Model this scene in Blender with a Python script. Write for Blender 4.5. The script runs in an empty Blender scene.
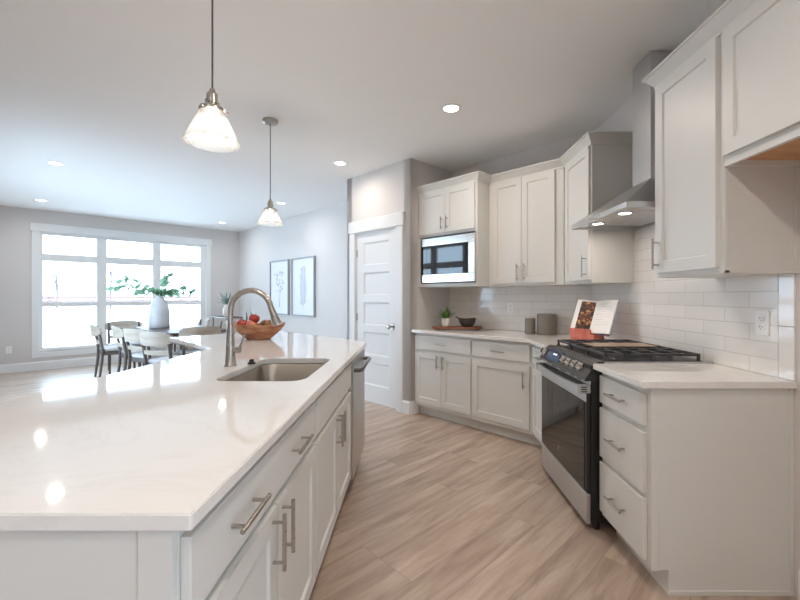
import bpy, bmesh, math, random
from mathutils import Vector, Matrix
from mathutils.geometry import tessellate_polygon

PI = math.pi
SC = bpy.context.scene
COL = SC.collection

# ------------------------------------------------------------------ camera
CAM_H = 1.276
cam_d = bpy.data.cameras.new('camera')
cam_d.sensor_width = 36.0
cam_d.lens = 397.5 / 800 * 36.0
cam_d.shift_x = -13.2 / 800
cam_d.shift_y = -4.0 / 800
cam_d.clip_start = 0.05
cam = bpy.data.objects.new('camera', cam_d)
cam.location = (0, 0, CAM_H)
cam.rotation_euler = (PI / 2, 0, 0)
COL.objects.link(cam)
SC.camera = cam

# ------------------------------------------------------------------ view, world
SKY = 8.0                    # strength of the bright overcast sky
CAN_W = 9.0                 # watts per recessed ceiling light
HOOD_W = 0.7
PEND_W = 3.6
SC.view_settings.view_transform = 'Standard'
SC.view_settings.look = 'None'
SC.view_settings.gamma = 1.0
SC.view_settings.use_curve_mapping = False
SC.view_settings.exposure = 0.47
SC.cycles.use_denoising = True
SC.cycles.max_bounces = 12
SC.cycles.diffuse_bounces = 8
SC.cycles.glossy_bounces = 6
SC.cycles.transparent_max_bounces = 16
SC.cycles.caustics_reflective = False
SC.cycles.caustics_refractive = False
SC.cycles.sample_clamp_indirect = 6.0

world = bpy.data.worlds.new('sky')
SC.world = world
world.use_nodes = True
wn = world.node_tree
wn.nodes['Background'].inputs['Color'].default_value = (0.58, 0.79, 1.0, 1)
wn.nodes['Background'].inputs['Strength'].default_value = SKY

sun_d = bpy.data.lights.new('sun', 'SUN')
sun_d.energy = 1.5
sun_d.angle = math.radians(0.6)
sun_d.color = (1.0, 1.0, 1.0)
sun = bpy.data.objects.new('sun', sun_d)
COL.objects.link(sun)
# high sun standing behind the house: it lights the ground outside the windows and does not shine in
from mathutils import Vector as _V
sun.rotation_euler = _V((-0.42, 0.42, -1.0)).to_track_quat('-Z', 'Y').to_euler()

# ------------------------------------------------------------------ helpers
def lin(c):
    return tuple((v / 12.92 if v <= 0.04045 else ((v + 0.055) / 1.055) ** 2.4) for v in c)

def rgb(r, g, b):
    return lin((r / 255, g / 255, b / 255)) + (1.0,)

def mat(name, color, rough=0.5, metal=0.0, **kw):
    m = bpy.data.materials.new(name)
    m.use_nodes = True
    b = m.node_tree.nodes['Principled BSDF']
    b.inputs['Base Color'].default_value = color
    b.inputs['Roughness'].default_value = rough
    b.inputs['Metallic'].default_value = metal
    for k, v in kw.items():
        b.inputs[k.replace('_', ' ')].default_value = v
    return m

def N(m, t, **kw):
    n = m.node_tree.nodes.new(t)
    for k, v in kw.items():
        setattr(n, k, v)
    return n

def L(m, a, b):
    m.node_tree.links.new(a, b)

def bsdf(m):
    return m.node_tree.nodes['Principled BSDF']

def add_noise_rough(m, scale, lo, hi, stretch=(1, 1, 1)):
    tc = N(m, 'ShaderNodeTexCoord'); mp = N(m, 'ShaderNodeMapping')
    mp.inputs['Scale'].default_value = stretch
    nz = N(m, 'ShaderNodeTexNoise'); nz.inputs['Scale'].default_value = scale
    mr = N(m, 'ShaderNodeMapRange'); mr.inputs[3].default_value = lo; mr.inputs[4].default_value = hi
    L(m, tc.outputs['Object'], mp.inputs['Vector']); L(m, mp.outputs['Vector'], nz.inputs['Vector'])
    L(m, nz.outputs['Fac'], mr.inputs[0]); L(m, mr.outputs[0], bsdf(m).inputs['Roughness'])
    return nz

def noise_color(m, scale, c1, c2, stretch=(1, 1, 1), detail=4, p0=0.3, p1=0.7):
    tc = N(m, 'ShaderNodeTexCoord'); mp = N(m, 'ShaderNodeMapping')
    mp.inputs['Scale'].default_value = stretch
    nz = N(m, 'ShaderNodeTexNoise'); nz.inputs['Scale'].default_value = scale; nz.inputs['Detail'].default_value = detail
    cr = N(m, 'ShaderNodeValToRGB')
    cr.color_ramp.elements[0].position = p0; cr.color_ramp.elements[0].color = c1
    cr.color_ramp.elements[1].position = p1; cr.color_ramp.elements[1].color = c2
    L(m, tc.outputs['Object'], mp.inputs['Vector']); L(m, mp.outputs['Vector'], nz.inputs['Vector'])
    L(m, nz.outputs['Fac'], cr.inputs['Fac']); L(m, cr.outputs['Color'], bsdf(m).inputs['Base Color'])
    return nz, cr

class MB:
    """collects shapes into one mesh"""
    def __init__(self):
        self.bm = bmesh.new()

    def _new(self, fn):
        return fn

    def box(self, x0, x1, y0, y1, z0, z1, bev=0.0):
        bm = self.bm
        co = [(x, y, z) for z in (z0, z1) for y in (y0, y1) for x in (x0, x1)]
        v = [bm.verts.new(c) for c in co]
        fs = [bm.faces.new([v[i] for i in q]) for q in
              ((0, 2, 3, 1), (4, 5, 7, 6), (0, 1, 5, 4), (2, 6, 7, 3), (0, 4, 6, 2), (1, 3, 7, 5))]
        if bev > 0:
            es = list({e for f in fs for e in f.edges})
            bmesh.ops.bevel(bm, geom=es, offset=bev, segments=1, affect='EDGES')
        return self

    def frustum(self, a, z0, b, z1):
        """a, b = (x0,x1,y0,y1)"""
        bm = self.bm
        def ring(r, z):
            return [bm.verts.new(p) for p in ((r[0], r[2], z), (r[1], r[2], z), (r[1], r[3], z), (r[0], r[3], z))]
        p, q = ring(a, z0), ring(b, z1)
        bm.faces.new(p[::-1]); bm.faces.new(q)
        for i in range(4):
            j = (i + 1) % 4
            bm.faces.new((p[i], p[j], q[j], q[i]))
        return self

    def prism_x(self, prof, x0, x1):
        """profile of (y,z) extruded along x"""
        bm = self.bm
        a = [bm.verts.new((x0, y, z)) for y, z in prof]
        b = [bm.verts.new((x1, y, z)) for y, z in prof]
        n = len(prof)
        bm.faces.new(a); bm.faces.new(b[::-1])
        for i in range(n):
            j = (i + 1) % n
            bm.faces.new((a[i], b[i], b[j], a[j]))
        return self

    def cyl(self, p0, p1, r0, r1=None, n=20, caps=True):
        bm = self.bm
        r1 = r0 if r1 is None else r1
        p0, p1 = Vector(p0), Vector(p1)
        d = (p1 - p0).normalized()
        s = d.orthogonal().normalized(); t = d.cross(s)
        A, B = [], []
        for i in range(n):
            a = 2 * PI * i / n
            o = s * math.cos(a) + t * math.sin(a)
            A.append(bm.verts.new(p0 + o * r0)); B.append(bm.verts.new(p1 + o * r1))
        for i in range(n):
            j = (i + 1) % n
            bm.faces.new((A[i], A[j], B[j], B[i]))
        if caps:
            bm.faces.new(A[::-1]); bm.faces.new(B)
        return self

    def tube(self, pts, r, n=12, caps=True):
        bm = self.bm
        pts = [Vector(p) for p in pts]
        rs = r if isinstance(r, (list, tuple)) else [r] * len(pts)
        rings = []
        prev = None
        for i, p in enumerate(pts):
            d = (pts[min(i + 1, len(pts) - 1)] - pts[max(i - 1, 0)]).normalized()
            if prev is None:
                s = d.orthogonal().normalized()
            else:
                s = (prev - d * prev.dot(d)).normalized()
            prev = s
            t = d.cross(s)
            rings.append([bm.verts.new(p + (s * math.cos(2 * PI * k / n) + t * math.sin(2 * PI * k / n)) * rs[i]) for k in range(n)])
        for a, b in zip(rings, rings[1:]):
            for k in range(n):
                j = (k + 1) % n
                bm.faces.new((a[k], a[j], b[j], b[k]))
        if caps:
            bm.faces.new(rings[0][::-1]); bm.faces.new(rings[-1])
        return self

    def lathe(self, prof, c=(0, 0, 0), n=32, sx=1.0, sy=1.0):
        """profile of (r,z) around the z axis at c"""
        bm = self.bm
        rings = []
        for r, z in prof:
            if r < 1e-6:
                rings.append([bm.verts.new((c[0], c[1], c[2] + z))])
            else:
                rings.append([bm.verts.new((c[0] + r * sx * math.cos(2 * PI * k / n), c[1] + r * sy * math.sin(2 * PI * k / n), c[2] + z)) for k in range(n)])
        for a, b in zip(rings, rings[1:]):
            for k in range(n):
                j = (k + 1) % n
                if len(a) == 1 and len(b) == 1:
                    continue
                if len(a) == 1:
                    bm.faces.new((a[0], b[j], b[k]))
                elif len(b) == 1:
                    bm.faces.new((a[k], a[j], b[0]))
                else:
                    bm.faces.new((a[k], a[j], b[j], b[k]))
        return self

    def slab(self, outer, z0, z1, holes=(), bev=0.0):
        """flat polygon with holes, z0..z1; loops as (x,y) lists"""
        bm = self.bm
        loops = [list(outer)] + [list(h) for h in holes]
        flat = [p for l in loops for p in l]
        tris = tessellate_polygon([[Vector((p[0], p[1], 0)) for p in l] for l in loops])
        T = [bm.verts.new((p[0], p[1], z1)) for p in flat]
        B = [bm.verts.new((p[0], p[1], z0)) for p in flat]
        fs = []
        for a, b, c in tris:
            fs.append(bm.faces.new((T[a], T[b], T[c]))); fs.append(bm.faces.new((B[c], B[b], B[a])))
        k = 0
        for l in loops:
            n = len(l)
            for i in range(n):
                j = (i + 1) % n
                fs.append(bm.faces.new((T[k + i], B[k + i], B[k + j], T[k + j])))
            k += n
        bmesh.ops.recalc_face_normals(bm, faces=fs)
        if bev > 0:
            es = [e for e in {e for f in fs for e in f.edges} if e.calc_face_angle(0) > 0.5]
            bmesh.ops.bevel(bm, geom=es, offset=bev, segments=2, affect='EDGES')
        return self

    def quad(self, *p):
        self.bm.faces.new([self.bm.verts.new(c) for c in p])
        return self

    def door(self, x0, x1, z0, z1, y0=-0.02, th=0.02, st=0.057, rec=0.009, sl=0.004):
        """shaker door, one recessed panel"""
        return self.panel_door(x0, x1, z0, z1, [(x0 + st, x1 - st, z0 + st, z1 - st)], y0, th, rec, sl)

    def panel_door(self, x0, x1, z0, z1, panels, y0=-0.02, th=0.02, rec=0.009, sl=0.004):
        bm = self.bm
        self_b = 0.0015
        outer = [(x0, z0), (x1, z0), (x1, z1), (x0, z1)]
        loops = [outer] + [[(a, c), (b, c), (b, d), (a, d)] for a, b, c, d in panels]
        flat = [p for l in loops for p in l]
        F = [bm.verts.new((p[0], y0, p[1])) for p in flat]
        for tri in tessellate_polygon([[Vector((p[0], p[1], 0)) for p in l] for l in loops]):
            bm.faces.new([F[i] for i in tri])
        for k, (a, b, c, d) in enumerate(panels):
            o = 4 + 4 * k
            ring = F[o:o + 4]
            inn = [bm.verts.new(p) for p in ((a + sl, y0 + rec, c + sl), (b - sl, y0 + rec, c + sl), (b - sl, y0 + rec, d - sl), (a + sl, y0 + rec, d - sl))]
            for i in range(4):
                j = (i + 1) % 4
                bm.faces.new((ring[i], ring[j], inn[j], inn[i]))
            bm.faces.new(inn)
        Bk = [bm.verts.new((p[0], y0 + th, p[1])) for p in outer]
        for i in range(4):
            j = (i + 1) % 4
            bm.faces.new((F[i], F[j], Bk[j], Bk[i]))
        bm.faces.new(Bk[::-1])
        return self

    def build(self, name, m, parent=None, smooth=False, loc=None, rotz=0.0, split=35):
        bm = self.bm
        bmesh.ops.recalc_face_normals(bm, faces=bm.faces[:])
        me = bpy.data.meshes.new(name)
        bm.to_mesh(me); bm.free()
        for mm in (m if isinstance(m, (list, tuple)) else [m]):
            me.materials.append(mm)
        o = bpy.data.objects.new(name, me)
        COL.objects.link(o)
        if smooth:
            for p in me.polygons:
                p.use_smooth = True
            try:
                me.set_sharp_from_angle(angle=math.radians(split))
            except Exception:
                pass
        if parent is not None:
            o.parent = parent
        if loc is not None:
            o.location = loc
        o.rotation_euler[2] = rotz
        return o

def thing(name, label, cat, loc=(0, 0, 0), rotz=0.0, group=None):
    o = bpy.data.objects.new(name, None)
    COL.objects.link(o)
    o.empty_display_size = 0.1
    o.location = loc
    o.rotation_euler = (0, 0, rotz)
    o['label'] = label
    o['category'] = cat
    if group:
        o['group'] = group
    return o

def tag(o, label, cat, group=None):
    o['label'] = label; o['category'] = cat
    if group:
        o['group'] = group
    return o

def struct(o):
    o['kind'] = 'structure'
    return o

def copy_tree(o, parent=None):
    c = o.copy()
    COL.objects.link(c)
    if parent is not None:
        c.parent = parent
    for ch in list(o.children):
        copy_tree(ch, c)
    return c

# ------------------------------------------------------------------ frames
T = math.radians(44.3)
ST, CT = math.sin(T), math.cos(T)
def BW(u, c, z=0.0):                       # along / into the angled kitchen wall
    return (c * ST + u * CT, c * CT - u * ST, z)
R2 = math.sqrt(0.5)
WIN_D = 13.274 * R2                        # distance of the window wall
PIC_D = 5.19 * R2                          # distance of the picture wall
def WW(a, d=0.0, z=0.0):                   # along the window wall, d towards the room
    b = WIN_D - d
    return ((a - b) * R2, (a + b) * R2, z)
def PW(a, d=0.0, z=0.0):                   # along the picture wall, d towards the room
    b = PIC_D - d
    return ((a + b) * R2, (b - a) * R2, z)
ZC = 2.761
XW = 1.622                                 # range wall
CW = 3.706                                 # angled kitchen wall
CT_Z0, CT_Z1 = 0.884, 0.914

# ------------------------------------------------------------------ materials
M = {}
M['ceiling'] = mat('ceiling_paint', rgb(243, 242, 240), 0.9)
M['wall'] = mat('greige_wall_paint', rgb(213, 208, 205), 0.85)
for k, s in (('ceiling', 90), ('wall', 120)):
    nz = N(M[k], 'ShaderNodeTexNoise'); nz.inputs['Scale'].default_value = s
    bp = N(M[k], 'ShaderNodeBump'); bp.inputs['Strength'].default_value = 0.04; bp.inputs['Distance'].default_value = 0.002
    tc = N(M[k], 'ShaderNodeTexCoord')
    L(M[k], tc.outputs['Object'], nz.inputs['Vector']); L(M[k], nz.outputs['Fac'], bp.inputs['Height']); L(M[k], bp.outputs['Normal'], bsdf(M[k]).inputs['Normal'])
M['trim'] = mat('white_trim_paint', rgb(230, 230, 230), 0.35)
M['cabinet'] = mat('light_grey_cabinet_paint', rgb(216, 215, 211), 0.38)
add_noise_rough(M['cabinet'], 14, 0.33, 0.43)
M['cabinet_side'] = M['cabinet']
M['shadow_gap'] = mat('dark_gap', rgb(60, 58, 56), 0.8)
M['nickel'] = mat('brushed_nickel', rgb(180, 174, 167), 0.28, 1.0)
add_noise_rough(M['nickel'], 60, 0.22, 0.36, (1, 1, 8))
M['steel'] = mat('stainless_steel', rgb(206, 206, 207), 0.3, 1.0)
add_noise_rough(M['steel'], 40, 0.27, 0.38, (1, 30, 30))
M['steel_bright'] = mat('bright_stainless_steel', rgb(214, 212, 210), 0.2, 1.0)
M['darksteel'] = mat('dark_stainless_steel', rgb(128, 126, 124), 0.3, 1.0)
M['chrome'] = mat('chrome', rgb(215, 215, 215), 0.1, 1.0)
M['sinksteel'] = mat('satin_sink_steel', rgb(176, 168, 158), 0.33, 1.0)
add_noise_rough(M['sinksteel'], 30, 0.28, 0.42, (1, 1, 20))
M['black'] = mat('black_enamel', rgb(26, 27, 29), 0.3)
M['blackglass'] = mat('black_oven_glass', rgb(18, 18, 20), 0.04, 0.0, Coat_Weight=0.2, Coat_Roughness=0.03)
M['iron'] = mat('cast_iron', rgb(62, 62, 65), 0.38)
M['darkplastic'] = mat('dark_plastic', rgb(40, 42, 44), 0.45)
M['display'] = mat('range_display_glass', rgb(78, 96, 126), 0.15)
M['white_plastic'] = mat('white_plastic', rgb(238, 238, 236), 0.3)
M['slot'] = mat('outlet_slot', rgb(70, 68, 66), 0.6)
M['griddle'] = mat('tan_griddle_plate', rgb(150, 130, 112), 0.4)

def quartz():
    m = mat('white_quartz', rgb(228, 225, 222), 0.055)
    b = bsdf(m)
    tc = N(m, 'ShaderNodeTexCoord')
    n1 = N(m, 'ShaderNodeTexNoise'); n1.inputs['Scale'].default_value = 2.6; n1.inputs['Detail'].default_value = 9; n1.inputs['Roughness'].default_value = 0.62; n1.inputs['Distortion'].default_value = 1.6
    cr = N(m, 'ShaderNodeValToRGB')
    e = cr.color_ramp.elements
    e[0].position = 0.47; e[0].color = (0, 0, 0, 1); e[1].position = 0.5; e[1].color = (1, 1, 1, 1)
    x = e.new(0.53); x.color = (0, 0, 0, 1)
    n2 = N(m, 'ShaderNodeTexNoise'); n2.inputs['Scale'].default_value = 3.5
    mul = N(m, 'ShaderNodeMath', operation='MULTIPLY'); mul2 = N(m, 'ShaderNodeMath', operation='MULTIPLY'); mul2.inputs[1].default_value = 0.22
    mx = N(m, 'ShaderNodeMix', data_type='RGBA')
    mx.inputs[6].default_value = rgb(230, 227, 224); mx.inputs[7].default_value = rgb(186, 182, 180)
    L(m, tc.outputs['Object'], n1.inputs['Vector']); L(m, tc.outputs['Object'], n2.inputs['Vector'])
    L(m, n1.outputs['Fac'], cr.inputs['Fac']); L(m, cr.outputs['Color'], mul.inputs[0]); L(m, n2.outputs['Fac'], mul.inputs[1])
    L(m, mul.outputs[0], mul2.inputs[0]); L(m, mul2.outputs[0], mx.inputs[0]); L(m, mx.outputs[2], b.inputs['Base Color'])
    return m
M['quartz'] = quartz()

def tile():
    m = mat('white_subway_tile', rgb(236, 233, 229), 0.1)
    b = bsdf(m)
    tc = N(m, 'ShaderNodeTexCoord'); sep = N(m, 'ShaderNodeSeparateXYZ'); cmb = N(m, 'ShaderNodeCombineXYZ')
    br = N(m, 'ShaderNodeTexBrick')
    br.offset = 0.5
    br.inputs['Color1'].default_value = rgb(237, 234, 230); br.inputs['Color2'].default_value = rgb(231, 228, 224)
    br.inputs['Mortar'].default_value = rgb(203, 199, 195)
    br.inputs['Scale'].default_value = 1.0
    br.inputs['Mortar Size'].default_value = 0.0016
    br.inputs['Mortar Smooth'].default_value = 0.15
    br.inputs['Brick Width'].default_value = 0.3
    br.inputs['Row Height'].default_value = 0.0764
    L(m, tc.outputs['Object'], sep.inputs[0]); L(m, sep.outputs[0], cmb.inputs[0]); L(m, sep.outputs[2], cmb.inputs[1])
    L(m, cmb.outputs[0], br.inputs['Vector']); L(m, br.outputs['Color'], b.inputs['Base Color'])
    nz = N(m, 'ShaderNodeTexNoise'); nz.inputs['Scale'].default_value = 9.0; nz.inputs['Detail'].default_value = 1.5
    L(m, tc.outputs['Object'], nz.inputs['Vector'])
    sub = N(m, 'ShaderNodeMath', operation='MULTIPLY_ADD'); sub.inputs[1].default_value = -1.0
    L(m, br.outputs['Fac'], sub.inputs[0])
    sc = N(m, 'ShaderNodeMath', operation='MULTIPLY'); sc.inputs[1].default_value = 0.55
    L(m, nz.outputs['Fac'], sc.inputs[0]); L(m, sc.outputs[0], sub.inputs[2])
    bp = N(m, 'ShaderNodeBump'); bp.inputs['Strength'].default_value = 0.5; bp.inputs['Distance'].default_value = 0.004
    L(m, sub.outputs[0], bp.inputs['Height']); L(m, bp.outputs['Normal'], b.inputs['Normal'])
    return m
M['tile'] = tile()

def floor_mat():
    m = mat('light_oak_planks', rgb(180, 155, 135), 0.34)
    b = bsdf(m)
    tc = N(m, 'ShaderNodeTexCoord'); mp = N(m, 'ShaderNodeMapping'); mp.inputs['Rotation'].default_value = (0, 0, -PI / 4)
    L(m, tc.outputs['Object'], mp.inputs['Vector'])
    br = N(m, 'ShaderNodeTexBrick'); br.offset = 0.37; br.offset_frequency = 3
    br.inputs['Color1'].default_value = (0, 0, 0, 1); br.inputs['Color2'].default_value = (1, 1, 1, 1); br.inputs['Mortar'].default_value = (0.3, 0.3, 0.3, 1)
    br.inputs['Scale'].default_value = 1.0; br.inputs['Mortar Size'].default_value = 0.0012; br.inputs['Mortar Smooth'].default_value = 0.2
    br.inputs['Brick Width'].default_value = 1.25; br.inputs['Row Height'].default_value = 0.18; br.inputs['Bias'].default_value = 0.0
    L(m, mp.outputs['Vector'], br.inputs['Vector'])
    ms = N(m, 'ShaderNodeMapping'); ms.inputs['Scale'].default_value = (1.1, 8.0, 1.0)
    L(m, mp.outputs['Vector'], ms.inputs['Vector'])
    # shift the grain from plank to plank
    off = N(m, 'ShaderNodeVectorMath', operation='MULTIPLY_ADD'); off.inputs[1].default_value = (7.0, 3.0, 0.0)
    L(m, br.outputs['Color'], off.inputs[0]); L(m, ms.outputs['Vector'], off.inputs[2])
    n1 = N(m, 'ShaderNodeTexNoise'); n1.inputs['Scale'].default_value = 1.6; n1.inputs['Detail'].default_value = 7; n1.inputs['Roughness'].default_value = 0.6; n1.inputs['Distortion'].default_value = 0.5
    L(m, off.outputs[0], n1.inputs['Vector'])
    cr = N(m, 'ShaderNodeValToRGB'); e = cr.color_ramp.elements
    e[0].position = 0.28; e[0].color = rgb(152, 131, 116); e[1].position = 0.72; e[1].color = rgb(206, 189, 174)
    x = e.new(0.5); x.color = rgb(183, 163, 147)
    L(m, n1.outputs['Fac'], cr.inputs['Fac'])
    tint = N(m, 'ShaderNodeMix', data_type='RGBA'); tint.blend_type = 'MULTIPLY'; tint.inputs[0].default_value = 1.0
    cr2 = N(m, 'ShaderNodeValToRGB'); e2 = cr2.color_ramp.elements
    e2[0].color = (0.90, 0.895, 0.89, 1); e2[1].color = (1.06, 1.05, 1.04, 1)
    L(m, br.outputs['Color'], cr2.inputs['Fac'])
    L(m, cr.outputs['Color'], tint.inputs[6]); L(m, cr2.outputs['Color'], tint.inputs[7])
    seam = N(m, 'ShaderNodeMix', data_type='RGBA'); seam.inputs[7].default_value = rgb(150, 130, 116)
    L(m, br.outputs['Fac'], seam.inputs[0]); L(m, tint.outputs[2], seam.inputs[6]); L(m, seam.outputs[2], b.inputs['Base Color'])
    bp = N(m, 'ShaderNodeBump'); bp.inputs['Strength'].default_value = 0.12; bp.inputs['Distance'].default_value = 0.002
    L(m, n1.outputs['Fac'], bp.inputs['Height']); L(m, bp.outputs['Normal'], b.inputs['Normal'])
    return m
M['floor'] = floor_mat()

def glass(name, tint=(1, 1, 1, 1), refl=0.5, frost=0.0):
    """thin pane: mostly clear, with a fresnel reflection; frost adds a hazy white share"""
    m = bpy.data.materials.new(name); m.use_nodes = True
    nt = m.node_tree; nt.nodes.remove(nt.nodes['Principled BSDF'])
    out = nt.nodes['Material Output']
    tr = nt.nodes.new('ShaderNodeBsdfTransparent'); tr.inputs[0].default_value = tint
    gl = nt.nodes.new('ShaderNodeBsdfGlossy'); gl.inputs['Roughness'].default_value = 0.02
    fr = nt.nodes.new('ShaderNodeFresnel'); fr.inputs[0].default_value = 1.45
    mu = nt.nodes.new('ShaderNodeMath'); mu.operation = 'MULTIPLY'; mu.inputs[1].default_value = refl
    mx = nt.nodes.new('ShaderNodeMixShader')
    nt.links.new(fr.outputs[0], mu.inputs[0]); nt.links.new(mu.outputs[0], mx.inputs[0])
    nt.links.new(tr.outputs[0], mx.inputs[1]); nt.links.new(gl.outputs[0], mx.inputs[2])
    last = mx
    if frost > 0:
        df = nt.nodes.new('ShaderNodeBsdfTranslucent'); df.inputs[0].default_value = (0.95, 0.95, 0.95, 1)
        d2 = nt.nodes.new('ShaderNodeBsdfDiffuse'); d2.inputs[0].default_value = (0.9, 0.9, 0.9, 1)
        ad = nt.nodes.new('ShaderNodeMixShader'); ad.inputs[0].default_value = 0.5
        nt.links.new(df.outputs[0], ad.inputs[1]); nt.links.new(d2.outputs[0], ad.inputs[2])
        tc = nt.nodes.new('ShaderNodeTexCoord'); vo = nt.nodes.new('ShaderNodeTexVoronoi'); vo.inputs['Scale'].default_value = 150.0
        cr = nt.nodes.new('ShaderNodeMapRange'); cr.inputs[1].default_value = 0.1; cr.inputs[2].default_value = 0.5; cr.inputs[3].default_value = min(1, frost * 2.0); cr.inputs[4].default_value = frost * 0.6
        nt.links.new(tc.outputs['Object'], vo.inputs['Vector']); nt.links.new(vo.outputs['Distance'], cr.inputs[0])
        m2 = nt.nodes.new('ShaderNodeMixShader')
        nt.links.new(cr.outputs[0], m2.inputs[0]); nt.links.new(mx.outputs[0], m2.inputs[1]); nt.links.new(ad.outputs[0], m2.inputs[2])
        last = m2
    nt.links.new(last.outputs[0], out.inputs['Surface'])
    return m
M['pane'] = glass('window_glass')
M['seeded'] = glass('seeded_glass', refl=1.2, frost=0.07)

def emit(name, color, s):
    m = mat(name, (0.8, 0.8, 0.8, 1), 0.5)
    bsdf(m).inputs['Emission Color'].default_value = color
    bsdf(m).inputs['Emission Strength'].default_value = s
    return m
M['can'] = emit('downlight_lens', (1.0, 0.97, 0.93, 1), 4.5)
M['bulb'] = emit('lit_bulb', (1.0, 0.93, 0.84, 1), 5)
M['hoodlamp'] = emit('hood_lamp_lens', (1.0, 0.9, 0.8, 1), 7.0)

M['vase'] = mat('white_grey_ceramic', rgb(205, 206, 208), 0.4)
noise_color(M['vase'], 7, rgb(192, 194, 198), rgb(216, 216, 217))
M['leaf'] = mat('eucalyptus_leaf', rgb(120, 160, 140), 0.5)
noise_color(M['leaf'], 5, rgb(138, 178, 148), rgb(186, 212, 190))
def leafy(m, w=0.6):
    nt = m.node_tree; out = nt.nodes['Material Output']; b = bsdf(m)
    tl = nt.nodes.new('ShaderNodeBsdfTranslucent'); mx = nt.nodes.new('ShaderNodeMixShader'); mx.inputs[0].default_value = w
    src = b.inputs['Base Color'].links[0].from_socket
    nt.links.new(src, tl.inputs[0]); nt.links.new(b.outputs[0], mx.inputs[1]); nt.links.new(tl.outputs[0], mx.inputs[2]); nt.links.new(mx.outputs[0], out.inputs['Surface'])
leafy(M['leaf'])
M['twig'] = mat('twig', rgb(104, 92, 78), 0.7)
M['herb'] = mat('green_leaf', rgb(86, 132, 62), 0.45)
noise_color(M['herb'], 30, rgb(62, 104, 44), rgb(124, 164, 88))
M['dustyleaf'] = mat('dusty_green_leaf', rgb(128, 150, 140), 0.55)
M['darkwood'] = mat('dark_walnut', rgb(88, 80, 78), 0.45)
noise_color(M['darkwood'], 6, rgb(72, 65, 63), rgb(108, 99, 95), (1, 1, 0.15))
M['palewood'] = mat('pale_oak', rgb(205, 196, 184), 0.45)
noise_color(M['palewood'], 8, rgb(166, 154, 140), rgb(196, 186, 172), (0.3, 1, 3))
M['seatcloth'] = mat('white_seat_fabric', rgb(200, 200, 202), 0.8)
M['bowlwood'] = mat('carved_wood', rgb(176, 120, 86), 0.5)
noise_color(M['bowlwood'], 9, rgb(142, 84, 56), rgb(204, 156, 118), (1, 1, 3), 6, 0.35, 0.68)
M['traywood'] = mat('red_brown_wood', rgb(140, 84, 62), 0.45)
noise_color(M['traywood'], 9, rgb(118, 66, 48), rgb(164, 106, 80), (0.5, 5, 5))
M['rawwood'] = mat('raw_maple_underside', rgb(205, 158, 116), 0.6)
noise_color(M['rawwood'], 5, rgb(190, 140, 98), rgb(216, 172, 130), (5, 0.6, 1))
M['apple'] = mat('red_apple_skin', rgb(176, 44, 48), 0.25)
noise_color(M['apple'], 14, rgb(146, 26, 38), rgb(206, 92, 76), (1, 1, 0.5))
M['blush'] = mat('blush_apple_skin', rgb(220, 130, 104), 0.3)
noise_color(M['blush'], 10, rgb(206, 96, 80), rgb(230, 168, 132))
M['pear'] = mat('brown_pear_skin', rgb(158, 116, 84), 0.5)
noise_color(M['pear'], 40, rgb(124, 88, 64), rgb(180, 140, 104))
M['canister'] = mat('taupe_glazed_ceramic', rgb(120, 113, 104), 0.4)
M['darkbowl'] = mat('dark_brown_stoneware', rgb(66, 56, 50), 0.4)
M['pot'] = mat('white_pot', rgb(226, 220, 212), 0.5)
M['coral'] = mat('coral_paint', rgb(196, 104, 84), 0.5)
noise_color(M['coral'], 12, rgb(178, 84, 68), rgb(212, 128, 106))
M['paper'] = mat('book_paper', rgb(244, 242, 238), 0.6)
M['ink'] = mat('grey_ink', rgb(196, 196, 198), 0.7)
M['artink'] = mat('pale_blue_grey_ink', rgb(188, 195, 204), 0.8)
M['artpaper'] = mat('art_paper', rgb(224, 226, 230), 0.7)
M['artframe'] = mat('grey_frame', rgb(160, 161, 164), 0.5)
M['food'] = mat('food_photo', rgb(90, 60, 40), 0.4)
_n, _c = noise_color(M['food'], 38, rgb(44, 38, 38), rgb(212, 168, 96), (1, 1, 1), 3, 0.42, 0.7)
_x = _c.color_ramp.elements.new(0.56); _x.color = rgb(128, 66, 46)
M['cord'] = mat('grey_cord', rgb(86, 84, 82), 0.6)
M['outground'] = mat('pale_concrete_ground', rgb(230, 230, 230), 0.9)
M['outfence'] = mat('weathered_fence_wood', rgb(104, 84, 84), 0.9)
M['outtree'] = mat('bare_tree_bark', rgb(84, 80, 84), 0.9)
M['outwall'] = mat('pale_siding', rgb(200, 204, 212), 0.9)

# ------------------------------------------------------------------ room shell
def wall_seg(name, p, q, t=0.12, z0=0.0, z1=ZC, holes=(), m=None, side=1):
    """wall from p to q (xy); thickness goes to the left of p->q times side; holes (s0,s1,z0,z1) along it"""
    p, q = Vector(p), Vector(q)
    ln = (q - p).length
    ang = math.atan2(q.y - p.y, q.x - p.x)
    b = MB()
    ss = sorted({0.0, ln} | {h[0] for h in holes} | {h[1] for h in holes})
    y0, y1 = (0, t) if side > 0 else (-t, 0)
    for a, c in zip(ss, ss[1:]):
        hs = [h for h in holes if h[0] <= a + 1e-6 and h[1] >= c - 1e-6]
        if not hs:
            b.box(a, c, y0, y1, z0, z1)
        else:
            h = hs[0]
            if h[2] > z0: b.box(a, c, y0, y1, z0, h[2])
            if h[3] < z1: b.box(a, c, y0, y1, h[3], z1)
    return struct(b.build(name, m or M['wall'], None, loc=(p.x, p.y, 0), rotz=ang))

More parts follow.
